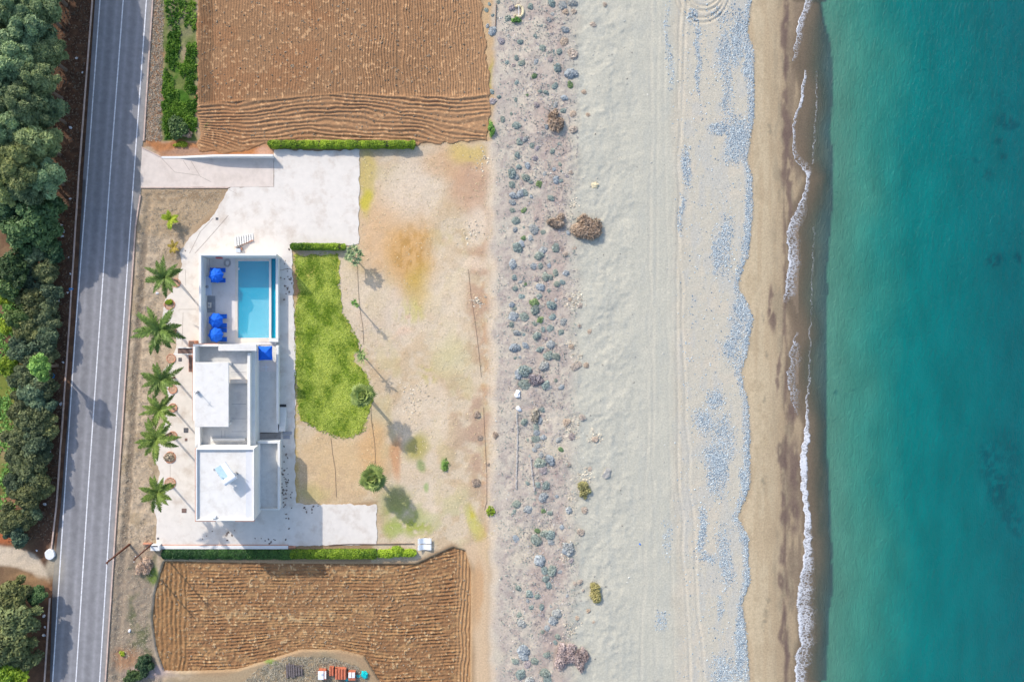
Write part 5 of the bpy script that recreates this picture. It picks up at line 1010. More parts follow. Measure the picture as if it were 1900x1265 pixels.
# ---- verge shrubs and weeds
clump("dense_shrub", 330, 236, 21, 22, 1.3, L_DARK, "dense dark green shrub in the weedy verge by the north field", "shrub", 2200, .22, 1.6, 21, None, None, 16)
clump("brown_shrub", 345, 247, 11, 8, .8, L_BROWN, "small dry brown shrub against the dense green shrub", "shrub", 500, .16, 2.4, 22)
clump("yellow_weed", 333, 267, 17, 6, .4, L_BRIGHT, "yellow flowering weed patch at the foot of the verge", "weed", 500, .16, 1.4, 23)
clump("pale_weed", 384, 240, 14, 16, .6, L_FRESH, "pale green tall weed at the field corner", "weed", 800, .16, 3.5, 24)
clump("weed_bush", 268, 1236, 18, 20, 1.1, L_DARK, "dark green bush on the verge south-west of the brown field", "bush", 1500, .20, 1.6, 25)
clump("weed_bush", 248, 1256, 20, 12, .9, L_DARK, "broad dark bush on the verge at the bottom of the photo", "bush", 1200, .20, 1.6, 26)
clump("yellow_weed", 226, 1212, 6, 6, .4, L_BRIGHT, "tiny yellow weed on the reddish verge soil", "weed", 160, .14, 1.5, 27)
clump("dead_shrub", 262, 1048, 17, 20, .9, leaf_mat("dead_stems", (.13, .09, .075), (.36, .28, .235), .85, .1), "pinkish dead shrub beside the utility poles", "shrub", 900, .10, 6, 28)
clump("palm_shrub", 911, 240, 6, 12, .6, L_FRESH, "small fresh green shrub at the field's seaward corner", "shrub", 500, .16, 2.5, 29)
clump("small_shrub", 958, 37, 9, 6, .4, L_FRESH, "bright green shrub below the cream ring", "shrub", 300, .16, 2.0, 30)
clump("garden_weed", 826, 862, 8, 15, .12, L_FRESH, "light green weed streak on the bare garden", "weed", 110, .16, 2.5, 31)
clump("garden_weed", 911, 948, 8, 11, .2, L_BRIGHT, "yellow-green weed at the end of the southern irrigation pipe", "weed", 160, .16, 2.0, 32)

# ---- dune cushions: photo pixel = (zoomed x / 4.867 + 860, zoomed y / 4.867 + offset)
ZA = "205 95 20 310 20 20 232 40 18 265 140 15 435 75 30 400 165 28 215 235 20 260 285 38 340 370 32 510 380 25 605 60 28 800 130 18 795 35 35 895 45 38 980 30 40 920 115 28 997 105 25 770 182 22 705 235 12 915 270 35 648 330 22 905 375 38 870 465 28 985 495 48 715 430 28 815 460 14 780 540 24 475 525 24 525 575 30 390 565 18 655 560 25 450 590 20 845 615 42 970 665 50 640 690 25 480 748 20 825 780 28 960 765 28 745 835 24 690 830 18 575 860 16 470 900 20 910 885 28 1090 830 24 265 915 32 255 830 22 320 875 18 355 1080 28 435 1025 14 478 1130 34 655 945 24 830 950 24 565 950 12 900 1000 26 985 1025 26 1125 1040 22 750 1150 20 555 1085 14 990 1170 34 530 1255 26 1275 45 18 1165 225 28"
ZB = "505 60 32 555 40 26 620 95 22 665 125 20 485 180 30 648 210 24 580 280 28 500 290 26 440 350 38 480 385 30 560 390 36 440 450 30 605 425 20 680 445 32 835 410 36 880 415 18 735 350 20 820 310 20 870 270 18 800 150 22 860 90 14 880 330 14 970 345 20 935 375 16 515 530 34 450 550 32 555 520 30 440 610 26 440 680 28 545 680 24 610 560 16 790 575 26 655 752 20 470 770 34 465 855 24 630 850 42 718 885 22 543 835 14 545 935 24 600 930 26 490 1010 46 520 985 30 680 1090 44 715 1045 36 828 1020 38 440 1165 42 630 1180 34 690 1185 26 775 1180 20 820 1140 12 945 890 22 920 1080 24 1000 1020 18"
ZC = "460 70 26 515 110 18 465 175 28 560 130 14 540 150 12 740 65 38 835 30 28 925 35 28 660 90 24 690 160 36 785 70 26 770 190 18 845 135 26 890 115 26 525 245 26 685 240 24 440 315 28 465 355 20 640 300 40 640 360 44 790 325 40 830 275 16 455 430 46 545 430 44 690 455 30 805 430 28 640 490 20 720 540 22 780 525 28 900 475 32 880 565 28 435 495 22 480 570 28 565 520 14 545 590 18 660 595 34 745 625 18 560 685 32 460 705 46 780 680 38 690 720 30 770 780 44 838 780 36 725 870 46 545 910 52 500 940 44 470 800 16 510 790 14 550 1040 50 640 1030 34 735 1040 40 765 1065 24 835 1000 18 880 1060 24 1010 880 34 1050 860 24 1110 860 24 1140 560 24 1045 510 18 975 700 26 960 270 20 1050 330 26"
ZD = "710 50 28 545 155 30 690 145 26 660 210 34 660 255 30 720 300 28 650 320 34 580 320 14 665 375 26 640 410 20 700 455 26 780 500 44 690 530 46 720 590 34 600 470 14 945 548 22 860 320 26 880 410 24 575 712 20 670 725 26 748 725 36 650 800 16 715 840 42 480 905 34 575 940 36 455 965 20 640 900 20 720 960 24 780 980 24 950 960 34 1095 955 32 885 1110 24 1060 1160 34 665 1140 28 725 1165 36 790 1185 46 650 1225 44 470 1210 32 120 90 34 150 300 24 290 280 26 115 710 40 225 540 14 1070 120 30 935 165 36 975 290 30 1190 320 32 1145 585 20 845 830 16"
ZE = "790 0 28 940 80 46 970 170 24 680 175 56 730 260 36 740 330 34 770 390 32 800 260 42 870 270 20 495 415 28 595 465 32 580 530 16 610 590 22 670 490 24 705 585 26 830 640 42 810 715 40 715 660 18 500 660 24 525 735 40 750 780 26 710 810 20 850 850 24 540 990 48 540 1035 40 465 1080 28 580 1105 34 640 1070 32 510 1190 42 735 1180 44 760 1250 36 590 1255 40 425 985 10 790 580 14 750 1020 30 830 910 20 1050 360 26 1010 375 18 1080 440 14 935 485 16 1130 625 18 1030 690 20 1175 720 14"
def cushion(seed, m, flat):
    rg = np.random.default_rng(seed); cc = [(0, 0, .05)]; rr = [(.8, .8, flat)]
    for i in range(7): a = rg.random()*6.28; q = .35+.3*rg.random(); cc.append((math.cos(a)*q, math.sin(a)*q, .05)); rr.append((.5, .5, flat*.8))
    tt = .35+.4*rg.random(len(cc)); v, f, t = cloud(cc, rr, 75, .26, seed, .5, 1.5, tt, 0.0, .82); n = 10; dv, df = [], []
    for j in range(4):
        for i in range(n): a = 2*math.pi*i/n; e = j/3*1.35; dv.append((math.cos(a)*math.cos(e)*.82, math.sin(a)*math.cos(e)*.82, math.sin(e)*flat*.86))
    for j in range(3):
        for i in range(n): df.append((j*n+i, j*n+(i+1) % n, (j+1)*n+(i+1) % n, (j+1)*n+i))
    v, f, t = join([(np.array(dv), np.array(df), np.full(len(dv), .25)), (v, f, t)]); return mk_mesh("cushion_shrub", v, f, {"tint": t})
CM = {}
for i, (cn, m_) in enumerate(L_CUSH.items()):
    CM[cn] = [cushion(300+i*10+j, m_, (.55, .65, .5, .6)[j]) for j in range(4)]
    for me in CM[cn]: me.materials.append(m_)
ROWY = [(-99,"north field's top"),(90,"north field's middle"),(190,"north field's headland"),(255,"north hedge"),(330,"white courtyard"),(420,"round brown bush"),(480,"pool wall"),(540,"pool"),(600,"parasols"),(660,"entry canopy"),(715,"white boulders"),(790,"canopy slab"),(850,"lower house roof"),(930,"south paving"),(1000,"white loungers"),(1060,"south field's edge"),(1130,"south field's middle"),(1190,"mauve thicket"),(1235,"red tile stack")]
lst = []
for Zs_, off in ((ZA, 0), (ZB, 250), (ZC, 500), (ZD, 750), (ZE, 1005)):
    q = list(map(int, Zs_.split())); lst += [(q[i]/4.867+860, q[i+1]/4.867+off, q[i+2]/4.867) for i in range(0, len(q), 3)]
lst.sort(key=lambda s: -s[2])
for i, (px, py, r) in enumerate(lst):
    u_ = rng.random()
    if px > 1062 or (px > 1045 and u_ < .5): cn = "beige"
    elif px < 930 and py > 700: cn = "brown"
    else: cn = "grey-green" if u_ < .52 else ("blue-grey" if u_ < .76 else ("mauve" if u_ < .95 else "green"))
    if r > 7.5 and cn in ("mauve",): cn = "blue-grey"
    me = CM[cn][int(rng.integers(4))]; o = obj("cushion_shrub", me, None, None, (gx(px), gy(py), gheight(px, py)-.03)); s_ = r/PXM*1.05; o.scale = (s_*float(rng.uniform(.85, 1.15)), s_*float(rng.uniform(.85, 1.15)), s_*float(rng.uniform(.55, .85))); o.rotation_euler = (0, 0, float(rng.random()*6.28))
    rw = [n for a, n in ROWY if py >= a][-1]; cl = "inland edge" if px < 965 else ("middle" if px < 1015 else "seaward edge")
    sz = "big" if r > 7.6 else ("medium" if r > 5.2 else "small"); b0 = f"{sz} {cn} cushion shrub, {cl} of dune strip, level with the {rw}"; b1 = f"{sz} round {cn} cushion shrub, {cl} of dune, level with the {rw}"
    tag(o, uniq([c for c in (b0,) if len(c.split()) <= 16] or [b1]), "shrub", "cushion shrubs on the dune")
# larger dry bushes
for px, py, rx, ry, h, m_, lb, n, el, sd in ((1032,224,16,20,.9,L_BROWN,"brown green bush on the dune, level with the north field's headland",1800,2.6,41),(1035,408,19,15,.8,L_BROWN,"ragged brown bush beside the big round brown bush",1500,2.6,42),(1089,421,27,27,1.1,L_BROWN,"biggest round brown bush, alone on the beach side of the dune",4200,3.2,43),(1084,907,12,17,.7,L_OLV2,"half dry olive bush beside stony rubble on the beach side",900,2.2,44),(1108,1099,15,20,.8,L_OLV2,"yellow-olive bush alone on the sand near the south field",1600,2.0,45),(1050,1216,24,26,.7,L_MAUVE,"large mauve thicket at the south end of the dune",2400,3.0,46),(1078,1222,14,22,.7,L_MAUVE,"mauve thicket's narrower seaward clump with white scraps",1200,3.0,47),(995,704+0,16,12,.4,L_MAUVE,"low mauve brushwood under grey shrubs, middle of the dune",700,3.0,48),(1054,1018,11,14,.5,L_CUSH["blue-grey"],"pale lilac-grey bush standing on the seaward dune edge",900,1.6,49),(992,770,9,14,.4,L_STRAW,"straw yellow dry weed between grey cushions by the white boulders",420,2.6,50)):
    clump("dune_bush", px, py, rx, ry, h, m_, lb, "bush", n, .14, el, sd, "larger bushes on the dune", None, 14 if sd != 43 else 34)

# ---- loose ground cover
def scatter(name, label, cat, n, poly, fn, size, elong, m, seed, lift=.03, tint=None, flat=.6, upright=0.0):
    rg = np.random.default_rng(seed); p = np.array(poly, float); x0, y0 = p.min(0); x1, y1 = p.max(0); px = x0+(x1-x0)*rg.random(n*3); py = y0+(y1-y0)*rg.random(n*3); k = sdist(poly, px, py) > 0; px, py = px[k], py[k]
    if fn is not None: k = rg.random(len(px)) < fn(px, py); px, py = px[k], py[k]
    px, py = px[:n], py[:n]; k = len(px); x = (px-950)/PXM; y = (632.5-py)/PXM; z = gheights(x, y)+lift
    nn = unit(rg.normal(size=(k, 3))*flat+np.array([0, 0, 1.])); v, f = leaf_quads(np.stack([x, y, z+size*.3*rg.random(k)], 1), nn, size, elong, rg); t = np.clip((tint(px, py) if tint else .5)+rg.normal(size=k)*.2, 0, 1)
    return tag(obj(name, mk_mesh(name, v, f, {"tint": np.repeat(t, 4)}), m), label, cat, None, "stuff")
vergeP = [(286,0),(304,0),(300,262),(268,262)]; vergeP2 = [(262,352),(424,352),(345,436),(330,500),(302,600),(318,660),(300,700),(290,790),(284,900),(286,1012),(286,1060),(276,1150),(285,1225),(300,1265),(197,1265),(219,940),(240,620)]
scatter("dry_grass", "dry straw and dead grass on the verge east of the road", "grass", 13000, vergeP2, lambda x, y: .35+.9*(fbm(x/18, y/18, 3, 71) > .45), .055, 9.0, L_STRAW, 81, .0)
scatter("dry_grass", "dry brown stubble on the verge by the north field", "grass", 3000, vergeP, None, .06, 8.0, L_STRAW, 82, .02)
scatter("verge_weeds", "green weeds filling the verge beside the north field", "weeds", 5200, [(306,0),(364,0),(366,250),(306,258),(300,180),(312,70)], lambda x, y: np.where(y > 60, 1, .3)*(fbm(x/13, y/18, 3, 72) > .41), .24, 2.2, L_WEED, 83, .06, lambda x, y: .35+1.2*(fbm(x/20, y/20, 3, 73)-.5))
scatter("grey_stalks", "grey dead stalks around the scrap heap", "weeds", 5000, [(480,1238),(530,1218),(610,1218),(665,1236),(690,1275),(440,1275)], lambda x, y: .3+.8*(fbm(x/12, y/12, 3, 79) > .45), .05, 12.0, leaf_mat("grey_stalk", (.14, .125, .10), (.34, .31, .26), .85, .1), 84, .05)
scatter("woodland_litter", "dead leaves and twigs on the ground below the trees", "leaf litter", 5000, [(70,-40),(172,-40),(146,320),(126,620),(104,940),(92,1005),(10,1005),(30,600)], None, .15, 2.6, leaf_mat("litter", (.045, .033, .026), (.16, .12, .09), .9, 0), 85, .03)
scatter("fallen_leaves", "small dark fallen leaves blown over the pale paving", "leaves", 9000, COURT, lambda x, y: np.clip(.26*(1.1*np.exp(-((x-533)/7)**2-((y-530)/30)**2)+1.0*np.exp(-((x-528)/9)**2-((y-905)/50)**2)+.6*np.exp(-((x-495)/25)**2-((y-1001)/5)**2)+.45*np.exp(-((x-405)/30)**2-((y-996)/8)**2)+.5*np.exp(-((x-580)/25)**2-((y-945)/8)**2)+.25*np.exp(-((x-330)/20)**2-((y-480)/40)**2)), 0, 1)*np.where((x > 368) & (x < 517) & (y > 470) & (y < 968), 0, 1), .22, 1.6, L_FALL, 86, .40, None, .15)
o = bpy.data.objects["fallen_leaves"]; n_ = len(o.data.vertices); co = np.zeros(n_*3, np.float32); o.data.vertices.foreach_get("co", co); co = co.reshape(-1, 3); co[:, 2] = .080+.02*rng.random(n_); o.data.vertices.foreach_set("co", co.ravel())
scatter("garden_tufts", "sparse dry tufts and straw on the bare garden soil", "dry grass", 3200, gard, lambda x, y: (fbm(x/22, y/22, 3, 75) > .47)*.8+.08, .07, 5.0, leaf_mat("dry_tuft", (.24, .195, .12), (.42, .36, .24), .85, .1), 88, .02)
scatter("meadow_weeds", "yellow-green weeds on the open ground west of the tree belt", "weeds", 4000, [(-40,560),(34,560),(30,700),(40,800),(34,900),(20,985),(-40,990)], lambda x, y: (fbm(x/14, y/14, 3, 77) > .44)*.9+.05, .22, 2.4, L_FRESH, 89, .03)
scatter("dune_scrub", "low mauve and grey ground scrub spread over the dune strip", "scrub", 6500, [(920,0),(1072,0),(1080,1265),(925,1265)], lambda x, y: (fbm(x/20, y/24, 4, 94) > .47)*np.exp(-((x-1010)/55)**2)*.9+.05, .12, 2.0, leaf_mat("scrub_leaf", (.15, .12, .115), (.33, .29, .275), .85, .1), 95, .03, lambda x, y: .5+1.5*(fbm(x/14, y/14, 3, 96)-.5))
scatter("dune_scrub", "grey-green low plants between the dune cushions", "scrub", 2600, [(920,0),(1066,0),(1072,1265),(925,1265)], lambda x, y: (fbm(x/16, y/16, 4, 97) > .52)*.9, .13, 1.8, L_CUSH["grey-green"], 98, .04)
# lawn
m = attr_mat("lawn_turf", (.2, 4.0), (.6, 6.0, .06))
lo_ = sheet("lawn", LAWN, .05, m, 7, 2, .3, 15); lo_["kind"] = "stuff"; me = lo_.data
bm = bmesh.new(); bm.from_mesh(me); bmesh.ops.subdivide_edges(bm, edges=[e for e in bm.edges if e.calc_length() > .8], cuts=3, use_grid_fill=True); bmesh.ops.triangulate(bm, faces=bm.faces); bmesh.ops.subdivide_edges(bm, edges=[e for e in bm.edges if e.calc_length() > .5], cuts=1); bm.to_mesh(me); bm.free()
n_ = len(me.vertices); co = np.zeros(n_*3, np.float32); me.vertices.foreach_get("co", co); co = co.reshape(-1, 3); lx = co[:, 0]*PXM+950; ly = 632.5-co[:, 1]*PXM
def lawncol(x, y):
    c = np.tile(A(158, 180, 62), (len(x), 1)); a = sstep(.42, .62, fbm(x/20, y/26, 4, 88))[:, None]; c = c*(1-.7*a)+A(188, 196, 88)*.7*a; b = sstep(.5, .64, fbm(x/14, y/14, 3, 89))[:, None]; c = c*(1-.6*b)+A(128, 162, 56)*.6*b
    e = sstep(0, 12, 12-sdist(LAWN, x, y))[:, None]*.5; c = c*(1-e)+A(192, 184, 96)*e; p = (np.exp(-((x-576)/8)**2-((y-504)/11)**2)*.8)[:, None]; return c*(1-p)+A(214, 188, 122)*p
at = me.attributes.new("col", 'FLOAT_COLOR', 'POINT'); at.data.foreach_set("color", np.concatenate([lawncol(lx, ly), np.ones((n_, 1))], 1).astype(np.float32).ravel())
tag(lo_, "sunlit patchy green lawn east of the house", "lawn", None, "stuff")
scatter("lawn_grass", "short yellow-green grass blades of the lawn", "grass", 19000, [(614+(x-614)*1.07, 640+(y-640)*1.025) for x, y in LAWN], lambda x, y: (.35+.8*fbm(x/9, y/9, 3, 90))*sstep(-5, 5, sdist(LAWN, x, y)+8*(fbm(x/6, y/6, 2, 93)-.5)), .10, 3.0, L_LAWN, 87, .0, lambda x, y: .5+2.6*(fbm(x/16, y/22, 4, 88)-.5), .35)
o = bpy.data.objects["lawn_grass"]; n_ = len(o.data.vertices); co = np.zeros(n_*3, np.float32); o.data.vertices.foreach_get("co", co); co = co.reshape(-1, 3); co[:, 2] += .075-(-.2)*.0; q = co[:, 2].reshape(-1, 4); q += (.075-q.mean(1, keepdims=True)); co[:, 2] = q.ravel(); o.data.vertices.foreach_set("co", co.ravel())
# cobbles: many small rounded stones
def stones(name, label, n, cx_, cy_, size, m, seed, sink_=.3):
    rg = np.random.default_rng(seed); base = np.array([(1,0,0),(.5,.8,0),(-.5,.85,0),(-1,0,0),(-.5,-.85,0),(.5,-.8,0),(.5,.3,.55),(-.5,.3,.6),(0,-.5,.55)], float)
    fc = np.array([(0,1,6),(1,2,7),(1,7,6),(2,3,7),(3,4,8),(3,8,7),(4,5,8),(5,0,6),(5,6,8),(6,7,8)]); k = len(cx_); a = rg.random(k)*6.283; s = size*(.5+1.1*rg.random(k)**2); sx, sy = s*(.8+.5*rg.random(k)), s*(.6+.3*rg.random(k))
    V = np.tile(base, (k, 1, 1))*(1+.22*rg.normal(size=(k, 9, 3))); V[..., 0] *= sx[:, None]; V[..., 1] *= sy[:, None]; V[..., 2] *= s[:, None]*.8; xr = V[..., 0]*np.cos(a)[:, None]-V[..., 1]*np.sin(a)[:, None]; yr = V[..., 0]*np.sin(a)[:, None]+V[..., 1]*np.cos(a)[:, None]
    x = (cx_-950)/PXM; y = (632.5-cy_)/PXM; V[..., 0] = xr+x[:, None]; V[..., 1] = yr+y[:, None]; V[..., 2] += gheights(x, y)[:, None]-s[:, None]*.1
    F = (fc[None]+np.arange(k)[:, None, None]*9).reshape(-1, 3); t = np.repeat(np.clip(.5+.28*rg.normal(size=k), 0, 1), 9); return tag(obj(name, mk_mesh(name, V.reshape(-1, 3), F, {"tint": t}), m), label, "stones", None, "stuff")
L_STONE = leaf_mat("cobble_stone", (.080, .105, .135), (.28, .31, .33), .7, 0); L_RUB = leaf_mat("rubble_stone", (.16, .14, .12), (.46, .42, .36), .8, 0); L_CLOD = leaf_mat("soil_clod", (.13, .09, .058), (.23, .165, .11), .95, 0)
rg = np.random.default_rng(5); cxx = rg.uniform(1200, 1402, 260000); cyy = rg.uniform(-20, 1285, 260000); i = np.clip(np.round(((cxx-950)/PXM+80)/.2).astype(int)+len(FAR), 0, NXg-1); j = np.clip(np.round(((632.5-cyy)/PXM+57)/.2).astype(int)+len(FAR), 0, NYg-1); k = rg.random(len(cxx)) < peb2[j, i]**1.4*.8; cxx, cyy = cxx[k][:32000], cyy[k][:40000]
stones("cobbles", "blue-grey cobbles strewn in patches along the beach crest", 0, cxx, cyy, .10, L_STONE, 6)
cxx = rg.uniform(915, 1265, 40000); cyy = rg.uniform(0, 1265, 40000); k = rg.random(40000) < .045*(cxx < 1080)+.030*(cxx > 1080)*np.exp(-((cxx-1090)/90.)**2)+.006; k &= fbm(cxx/30, cyy/30, 3, 33) > .42
stones("rubble", "small pale stones and driftwood bits scattered over the dune", 0, cxx[k], cyy[k], .11, L_RUB, 8)
cl = []
for px, py, r, n in ((1060,790,14,70),(1062,810,10,50),(1104,812,14,60),(1075,555,14,40),(1060,560,18,50),(1060,640,9,30),(1070,665,14,40),(1082,885,16,60),(1060,920,12,40),(1052,1035,12,40),(1060,1170,16,60),(1065,380,9,40),(1010,778,14,40),(885,560,12,40),(880,430,20,60),(895,300,30,40),(760,755,22,50),(770,720,20,40)):
    cl.append(np.stack([px+rg.normal(size=n)*r*.5, py+rg.normal(size=n)*r*.5], 1))
cl = np.concatenate(cl); stones("rubble", "heaps of pale broken stones along the dune's seaward edge", 0, cl[:, 0], cl[:, 1], .14, L_RUB, 9)
for nm, P_, z_, sd in (("north", FIELD_N, .12, 10), ("south", FIELD_S, -.26, 11)):
    p = np.array(P_, float); cx2 = rg.uniform(p[:, 0].min(), p[:, 0].max(), 2600); cy2 = rg.uniform(max(0, p[:, 1].min()), min(1265, p[:, 1].max()), 2600); k = sdist(P_, cx2, cy2) > 9; cx2, cy2 = cx2[k], cy2[k]
    k = rg.random(len(cx2)) < np.where(fbm(cx2/20, cy2/20, 3, sd) > .45, .8, .25); o = stones("clods", f"loose soil clods on the {nm} ploughed field", 0, cx2[k], cy2[k], .10, L_CLOD, sd); me = o.data; n_ = len(me.vertices); co = np.zeros(n_*3, np.float32); me.vertices.foreach_get("co", co); co = co.reshape(-1, 9, 3); co[:, :, 2] += (z_-co[:, :6, 2].mean(1))[:, None]; me.vertices.foreach_set("co", co.ravel())

# ================================================================ LOOSE THINGS
M_CREAM = mat("cream_concrete", tuple(A(232, 220, 190)), .8, .08, 3, .2, 15)
rc_ = tag(empty("concrete_ring", (gx(962), gy(22), .1)), "cream C-shaped concrete ring around bare soil at the dune's top", "ring"); c = rc_.location
MB().tube([(c.x+.66*math.cos(a), c.y+.80*math.sin(a), gheight(962, 22)+.12) for a in np.linspace(-2.5, 2.35, 30)], .19, 8).build("ring", M_CREAM, rc_)
MB().box(c.x-.03, c.x+.03, c.y-.75, c.y+.75, gheight(962, 22)+.26, gheight(962, 22)+.32).build("crossbar", M_WHITE, rc_)
tag(MB().tube([(gx(920.5), gy(8), gheight(920, 8)+.1), (gx(919), gy(50), gheight(919, 50)+.1)], .06, 6).build("iron_bar", M_PIPE), "long dark iron bar lying beside the north field", "bar")
def wavy(px, py, label):
    o = empty("garden_lounger", (gx(px), gy(py), gheight(px, py)+.02)); tag(o, label, "lounger", "white loungers beside the patchy hedge"); c = o.location; L_ = 1.95; me = MB(); n = 14
    for i in range(n+1):
        x = -L_/2+L_*i/n; z = .28+.10*math.sin(2*math.pi*(i/n)*1.3+.6)+(.22*max(0, .35-i/n)/.35)
        for y in (-.38, .38):
            for dz in (0, .05): me.v.append((c.x+x, c.y+y, c.z+z+dz))
    for i in range(n):
        b = i*4; me.f += [(b+1, b+5, b+7, b+3), (b, b+2, b+6, b+4), (b, b+4, b+5, b+1), (b+2, b+3, b+7, b+6)]
    me.f += [(0, 1, 3, 2), (n*4, n*4+2, n*4+3, n*4+1)]; me.build("shell", M_WHITE, o)
    for sx in (-.7, .7):
        for sy in (-.3, .3): MB().box(c.x+sx-.04, c.x+sx+.04, c.y+sy-.04, c.y+sy+.04, c.z-.05, c.z+.27).build("leg", M_WHITE, o)
wavy(787.5, 1002, "white wavy lounger on the garden side of its pair"); wavy(787.5, 1013.5, "white wavy lounger nearest the ploughed field")
def rock(px, py, r, m_, label, nm="boulder", h=.6, seed=1, grp=None):
    rg = np.random.default_rng(seed); bm = bmesh.new(); bmesh.ops.create_icosphere(bm, subdivisions=2, radius=1)
    for v in bm.verts: v.co *= 1+.18*rg.normal(); v.co.z *= h
    me = bpy.data.meshes.new(nm); bm.to_mesh(me); bm.free(); o = obj(nm, me, m_, None, (gx(px), gy(py), gheight(px, py)+r/PXM*h*.3)); o.scale = (r/PXM, r/PXM*.75, r/PXM); o.rotation_euler = (0, 0, seed*1.1); return tag(o, label, "rock" if nm == "boulder" else nm.replace("_", " "), grp)
M_WROCK = mat("white_stone", (.72, .72, .73), .8, .08, 3, .3, 10)
rock(960, 731, 7, M_WROCK, "white boulder at the corner of the beach path, northern one of two", seed=1); rock(962, 758, 5.5, M_WROCK, "smaller white boulder south of the beach path", seed=2)
M_SK = mat("blue_grey_stone", tuple(A(190, 188, 190)), .9, .15, 3, .4, 8)
def edging(line, label, seed):
    rg = np.random.default_rng(seed); mb = MB()
    pts = resample(line, 3.4, False)
    for x, y in pts: a = rg.normal()*.4; mb.obox((gx(x+rg.normal()*.4), gy(y), gheight(x, y)+.08), (math.cos(a), math.sin(a), .1), (-math.sin(a), math.cos(a), 0), (0, -.1, 1), .07+.04*rg.random(), .14, .06)
    tag(mb.build("stone_edging", M_SK, None, .02), label, "stone edging")
edging([(958,765),(960,800),(959,850),(957,905)], "long line of blue-grey stones along the dune's inland edge", 1); edging([(984,848),(987,880),(991,908)], "short line of blue-grey stones among the cushion shrubs", 2)
# scrap heap
ps = tag(empty("timber_pile", (gx(545), gy(1243), 0)), "weathered dark grey timber slats piled in dead grass", "timber pile"); rg = np.random.default_rng(2)
M_OLDW = mat("old_wood", (.15, .125, .125), .9, .3, 5, .3, 14)
for i, x in enumerate((533, 537.5, 541.5, 545.5, 550, 555, 560)): MB().obox((gx(x), gy(1243+rg.normal()*1.2), .22+.05*(i % 2)), (1, .05*rg.normal(), 0), (-.05, 1, 0), (0, 0, 1), .10+.04*rg.random(), .95-.08*i*(i > 3), .04).build("slat", M_OLDW, ps)
for y in (1234, 1243, 1252): MB().box(gx(531), gx(563), gy(y)-.06, gy(y)+.06, .02, .15).build("bearer", M_OLDW, ps)
M_BRICK = mat("clay_tile", tuple(A(206, 122, 96)), .85, .2, 6, .3, 15)
cr = tag(empty("plywood_crate", (gx(598.5), gy(1247), .02)), "white topped crate with red sides beside the timber pile", "crate"); MB().box(gx(592), gx(606), gy(1256), gy(1238.5), .02, .7).build("body", M_BRICK, cr, .02); MB().box(gx(591), gx(601.5), gy(1255.5), gy(1240), .7, .78).build("lid", M_WHITE, cr, .02); MB().box(gx(603), gx(606), gy(1254), gy(1240), .7, .74).build("batten", M_WHITE, cr); MB().tube([(gx(599), gy(1246), .78), (gx(599), gy(1246), .82)], .16, 10).build("cap", M_CNT, cr)
def tiles(x0, x1, y0, y1, h, nt, label):
    root = tag(empty("tile_stack", (gx((x0+x1)/2), gy((y0+y1)/2), .02)), label, "tile stack", "stacks of red roof tiles")
    for i in range(nt):
        xa = x0+(x1-x0)*(i+.5)/nt; r = (x1-x0)/nt/2/PXM; z = .02+h; t = [(gx(xa)+.03*math.sin(i*9.), gy(y1)-.0, z), (gx(xa), gy(y0), z)]; MB().tube(t, r*1.02, 8).build("tile_row", M_BRICK, root)
    MB().box(gx(x0), gx(x1), gy(y1), gy(y0), .02, .02+h).build("lower_tiles", M_BRICK, root)
tiles(611.5, 620, 1234, 1249, .5, 2, "narrow stack of faded red roof tiles nearest the white crate"); tiles(622.5, 643, 1236, 1255, .6, 4, "wide stack of bright red roof tiles on the scrap heap")
bx = tag(empty("tile_box", (gx(652.5), gy(1249), .02)), "white and red tile box between the wide tile stack and teal netting", "box"); MB().box(gx(646.5), gx(660), gy(1258), gy(1241.5), .02, .6).build("body", M_BRICK, bx, .02); MB().box(gx(647), gx(652.5), gy(1253), gy(1243), .6, .67).build("lid", M_WHITE, bx, .02); MB().box(gx(653.5), gx(659), gy(1253), gy(1243), .6, .67).build("lid", M_WHITE, bx, .02)
M_TEAL = mat("teal_netting", (.005, .48, .50), .8, .2, 6, .5, 10)
rock(676, 1250, 8.5, M_TEAL, "big crumpled bundle of teal netting at the scrap heap's end", "netting", .55, 5); rock(645, 1259, 4.5, M_TEAL, "small teal netting bundle in front of the white and red box", "netting", .5, 6); rock(665, 1253, 4, M_TEAL, "thin teal netting strip joined to the big bundle", "netting", .4, 8)
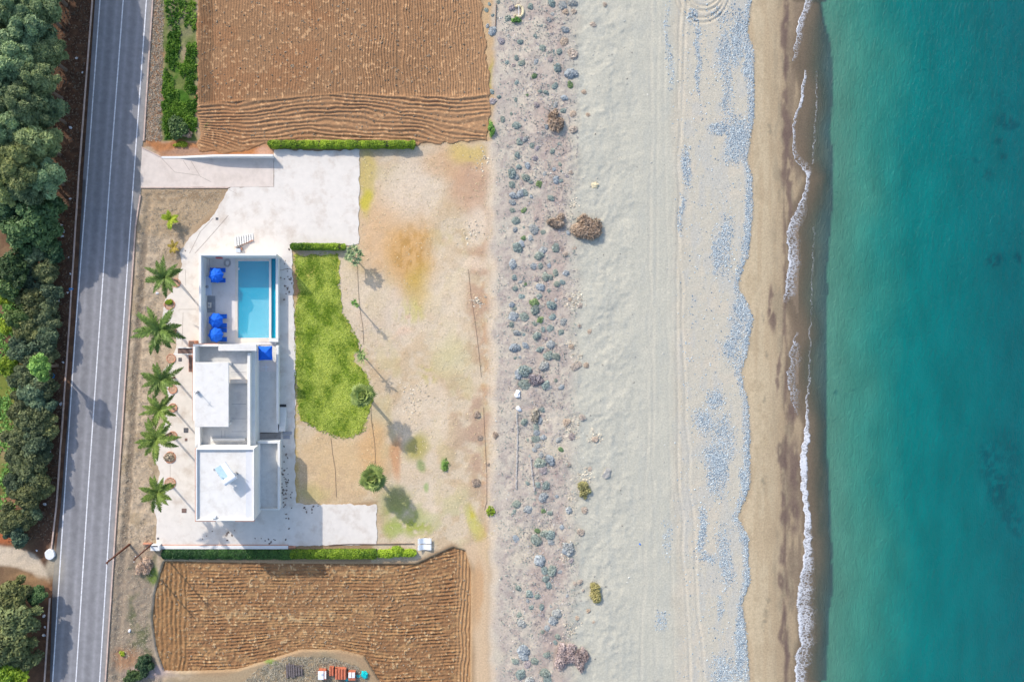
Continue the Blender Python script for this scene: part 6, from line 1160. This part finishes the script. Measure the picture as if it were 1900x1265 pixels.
# roadside bits
pad = MB().prism([(gx(94)+.72*math.cos(a*.5236+.2)*(1+.05*math.sin(3*a)), gy(1027)+.78*math.sin(a*.5236+.2)) for a in range(12)], -.1, .35).build("concrete_pad", M_WROCK, None, .05); tag(pad, "round white concrete block at the end of the western kerb", "concrete block")
M_LIT = mat("white_litter", (.62, .62, .64), .6, .1, 8); M_LITB = mat("blue_litter", (.05, .22, .50), .6, .1, 8)
for i, (px, py, r, lb) in enumerate(((142,108,4,"white litter scrap in tree shade, level with the north field's middle"),(153,135,2.5,"small white scrap on the kerb by the north field"),(131,237,4,"white litter bag in tree shade by the north field's headland"),(131,369,3,"white scrap between trees and kerb, level with the driveway"),(114,419,4,"white litter bag, uppermost of three by the dark trees"),(118,429,4.5,"long white litter bag, middle of three by the dark trees"),(116,438,3.5,"white litter bag, lowest of three by the dark trees"),(128,478,2.5,"small white scrap by the kerb, level with the pool wall"),(131,508,2.5,"white scrap touching the kerb, level with the parasol"),(126,543,2.5,"small white scrap beside the blue litter"),(107,556,6,"long thin white sheet under the roadside trees"),(117,672,3,"white scrap near the light green acacia-like tree"),(113,749,4,"forked white scrap on reddish soil by the kerb"),(92,840,5,"pale litter bag at the tree edge, level with the lower roof"),(83,935,4.5,"white bag in shade near the gravel track"),(82,1142,4,"white stick-like scrap beside the southern kerb"),(83,1163,3,"small white scrap on the western southern verge"),(81,1178,4,"grey white rag under the olive tree"),(241,1169,4,"white stone-like scrap on the verge west of the south field"),(68,1021,2.5,"small white scrap by the gravel track"),(292,544,4,"white scrap on the straw verge by a feather palm"))):
    rock(px, py, r*.8, M_LIT, lb, "litter", .4, 20+i, "litter along the road")
rock(132, 537, 4, M_LITB, "blue plastic scrap against the western kerb", "litter", .4, 60, "litter along the road"); rock(98, 697, 5, M_LITB, "blue and dark scrap beside the acacia-like tree", "litter", .4, 61, "litter along the road"); rock(1187, 1009, 2, mat("blue_bottle", (.03, .18, .60), .4, .05, 5), "tiny blue bottle alone on the open sand", "bottle", .6, 62)
rock(1104, 344, 7, M_CREAM, "pale driftwood lump on the open sand beyond the dune", "driftwood", .4, 63); rock(1126, 878, 10, mat("grey_driftwood", (.36, .34, .31), .9, .2, 4), "thin grey driftwood branch south of the stony rubble", "driftwood", .25, 64)
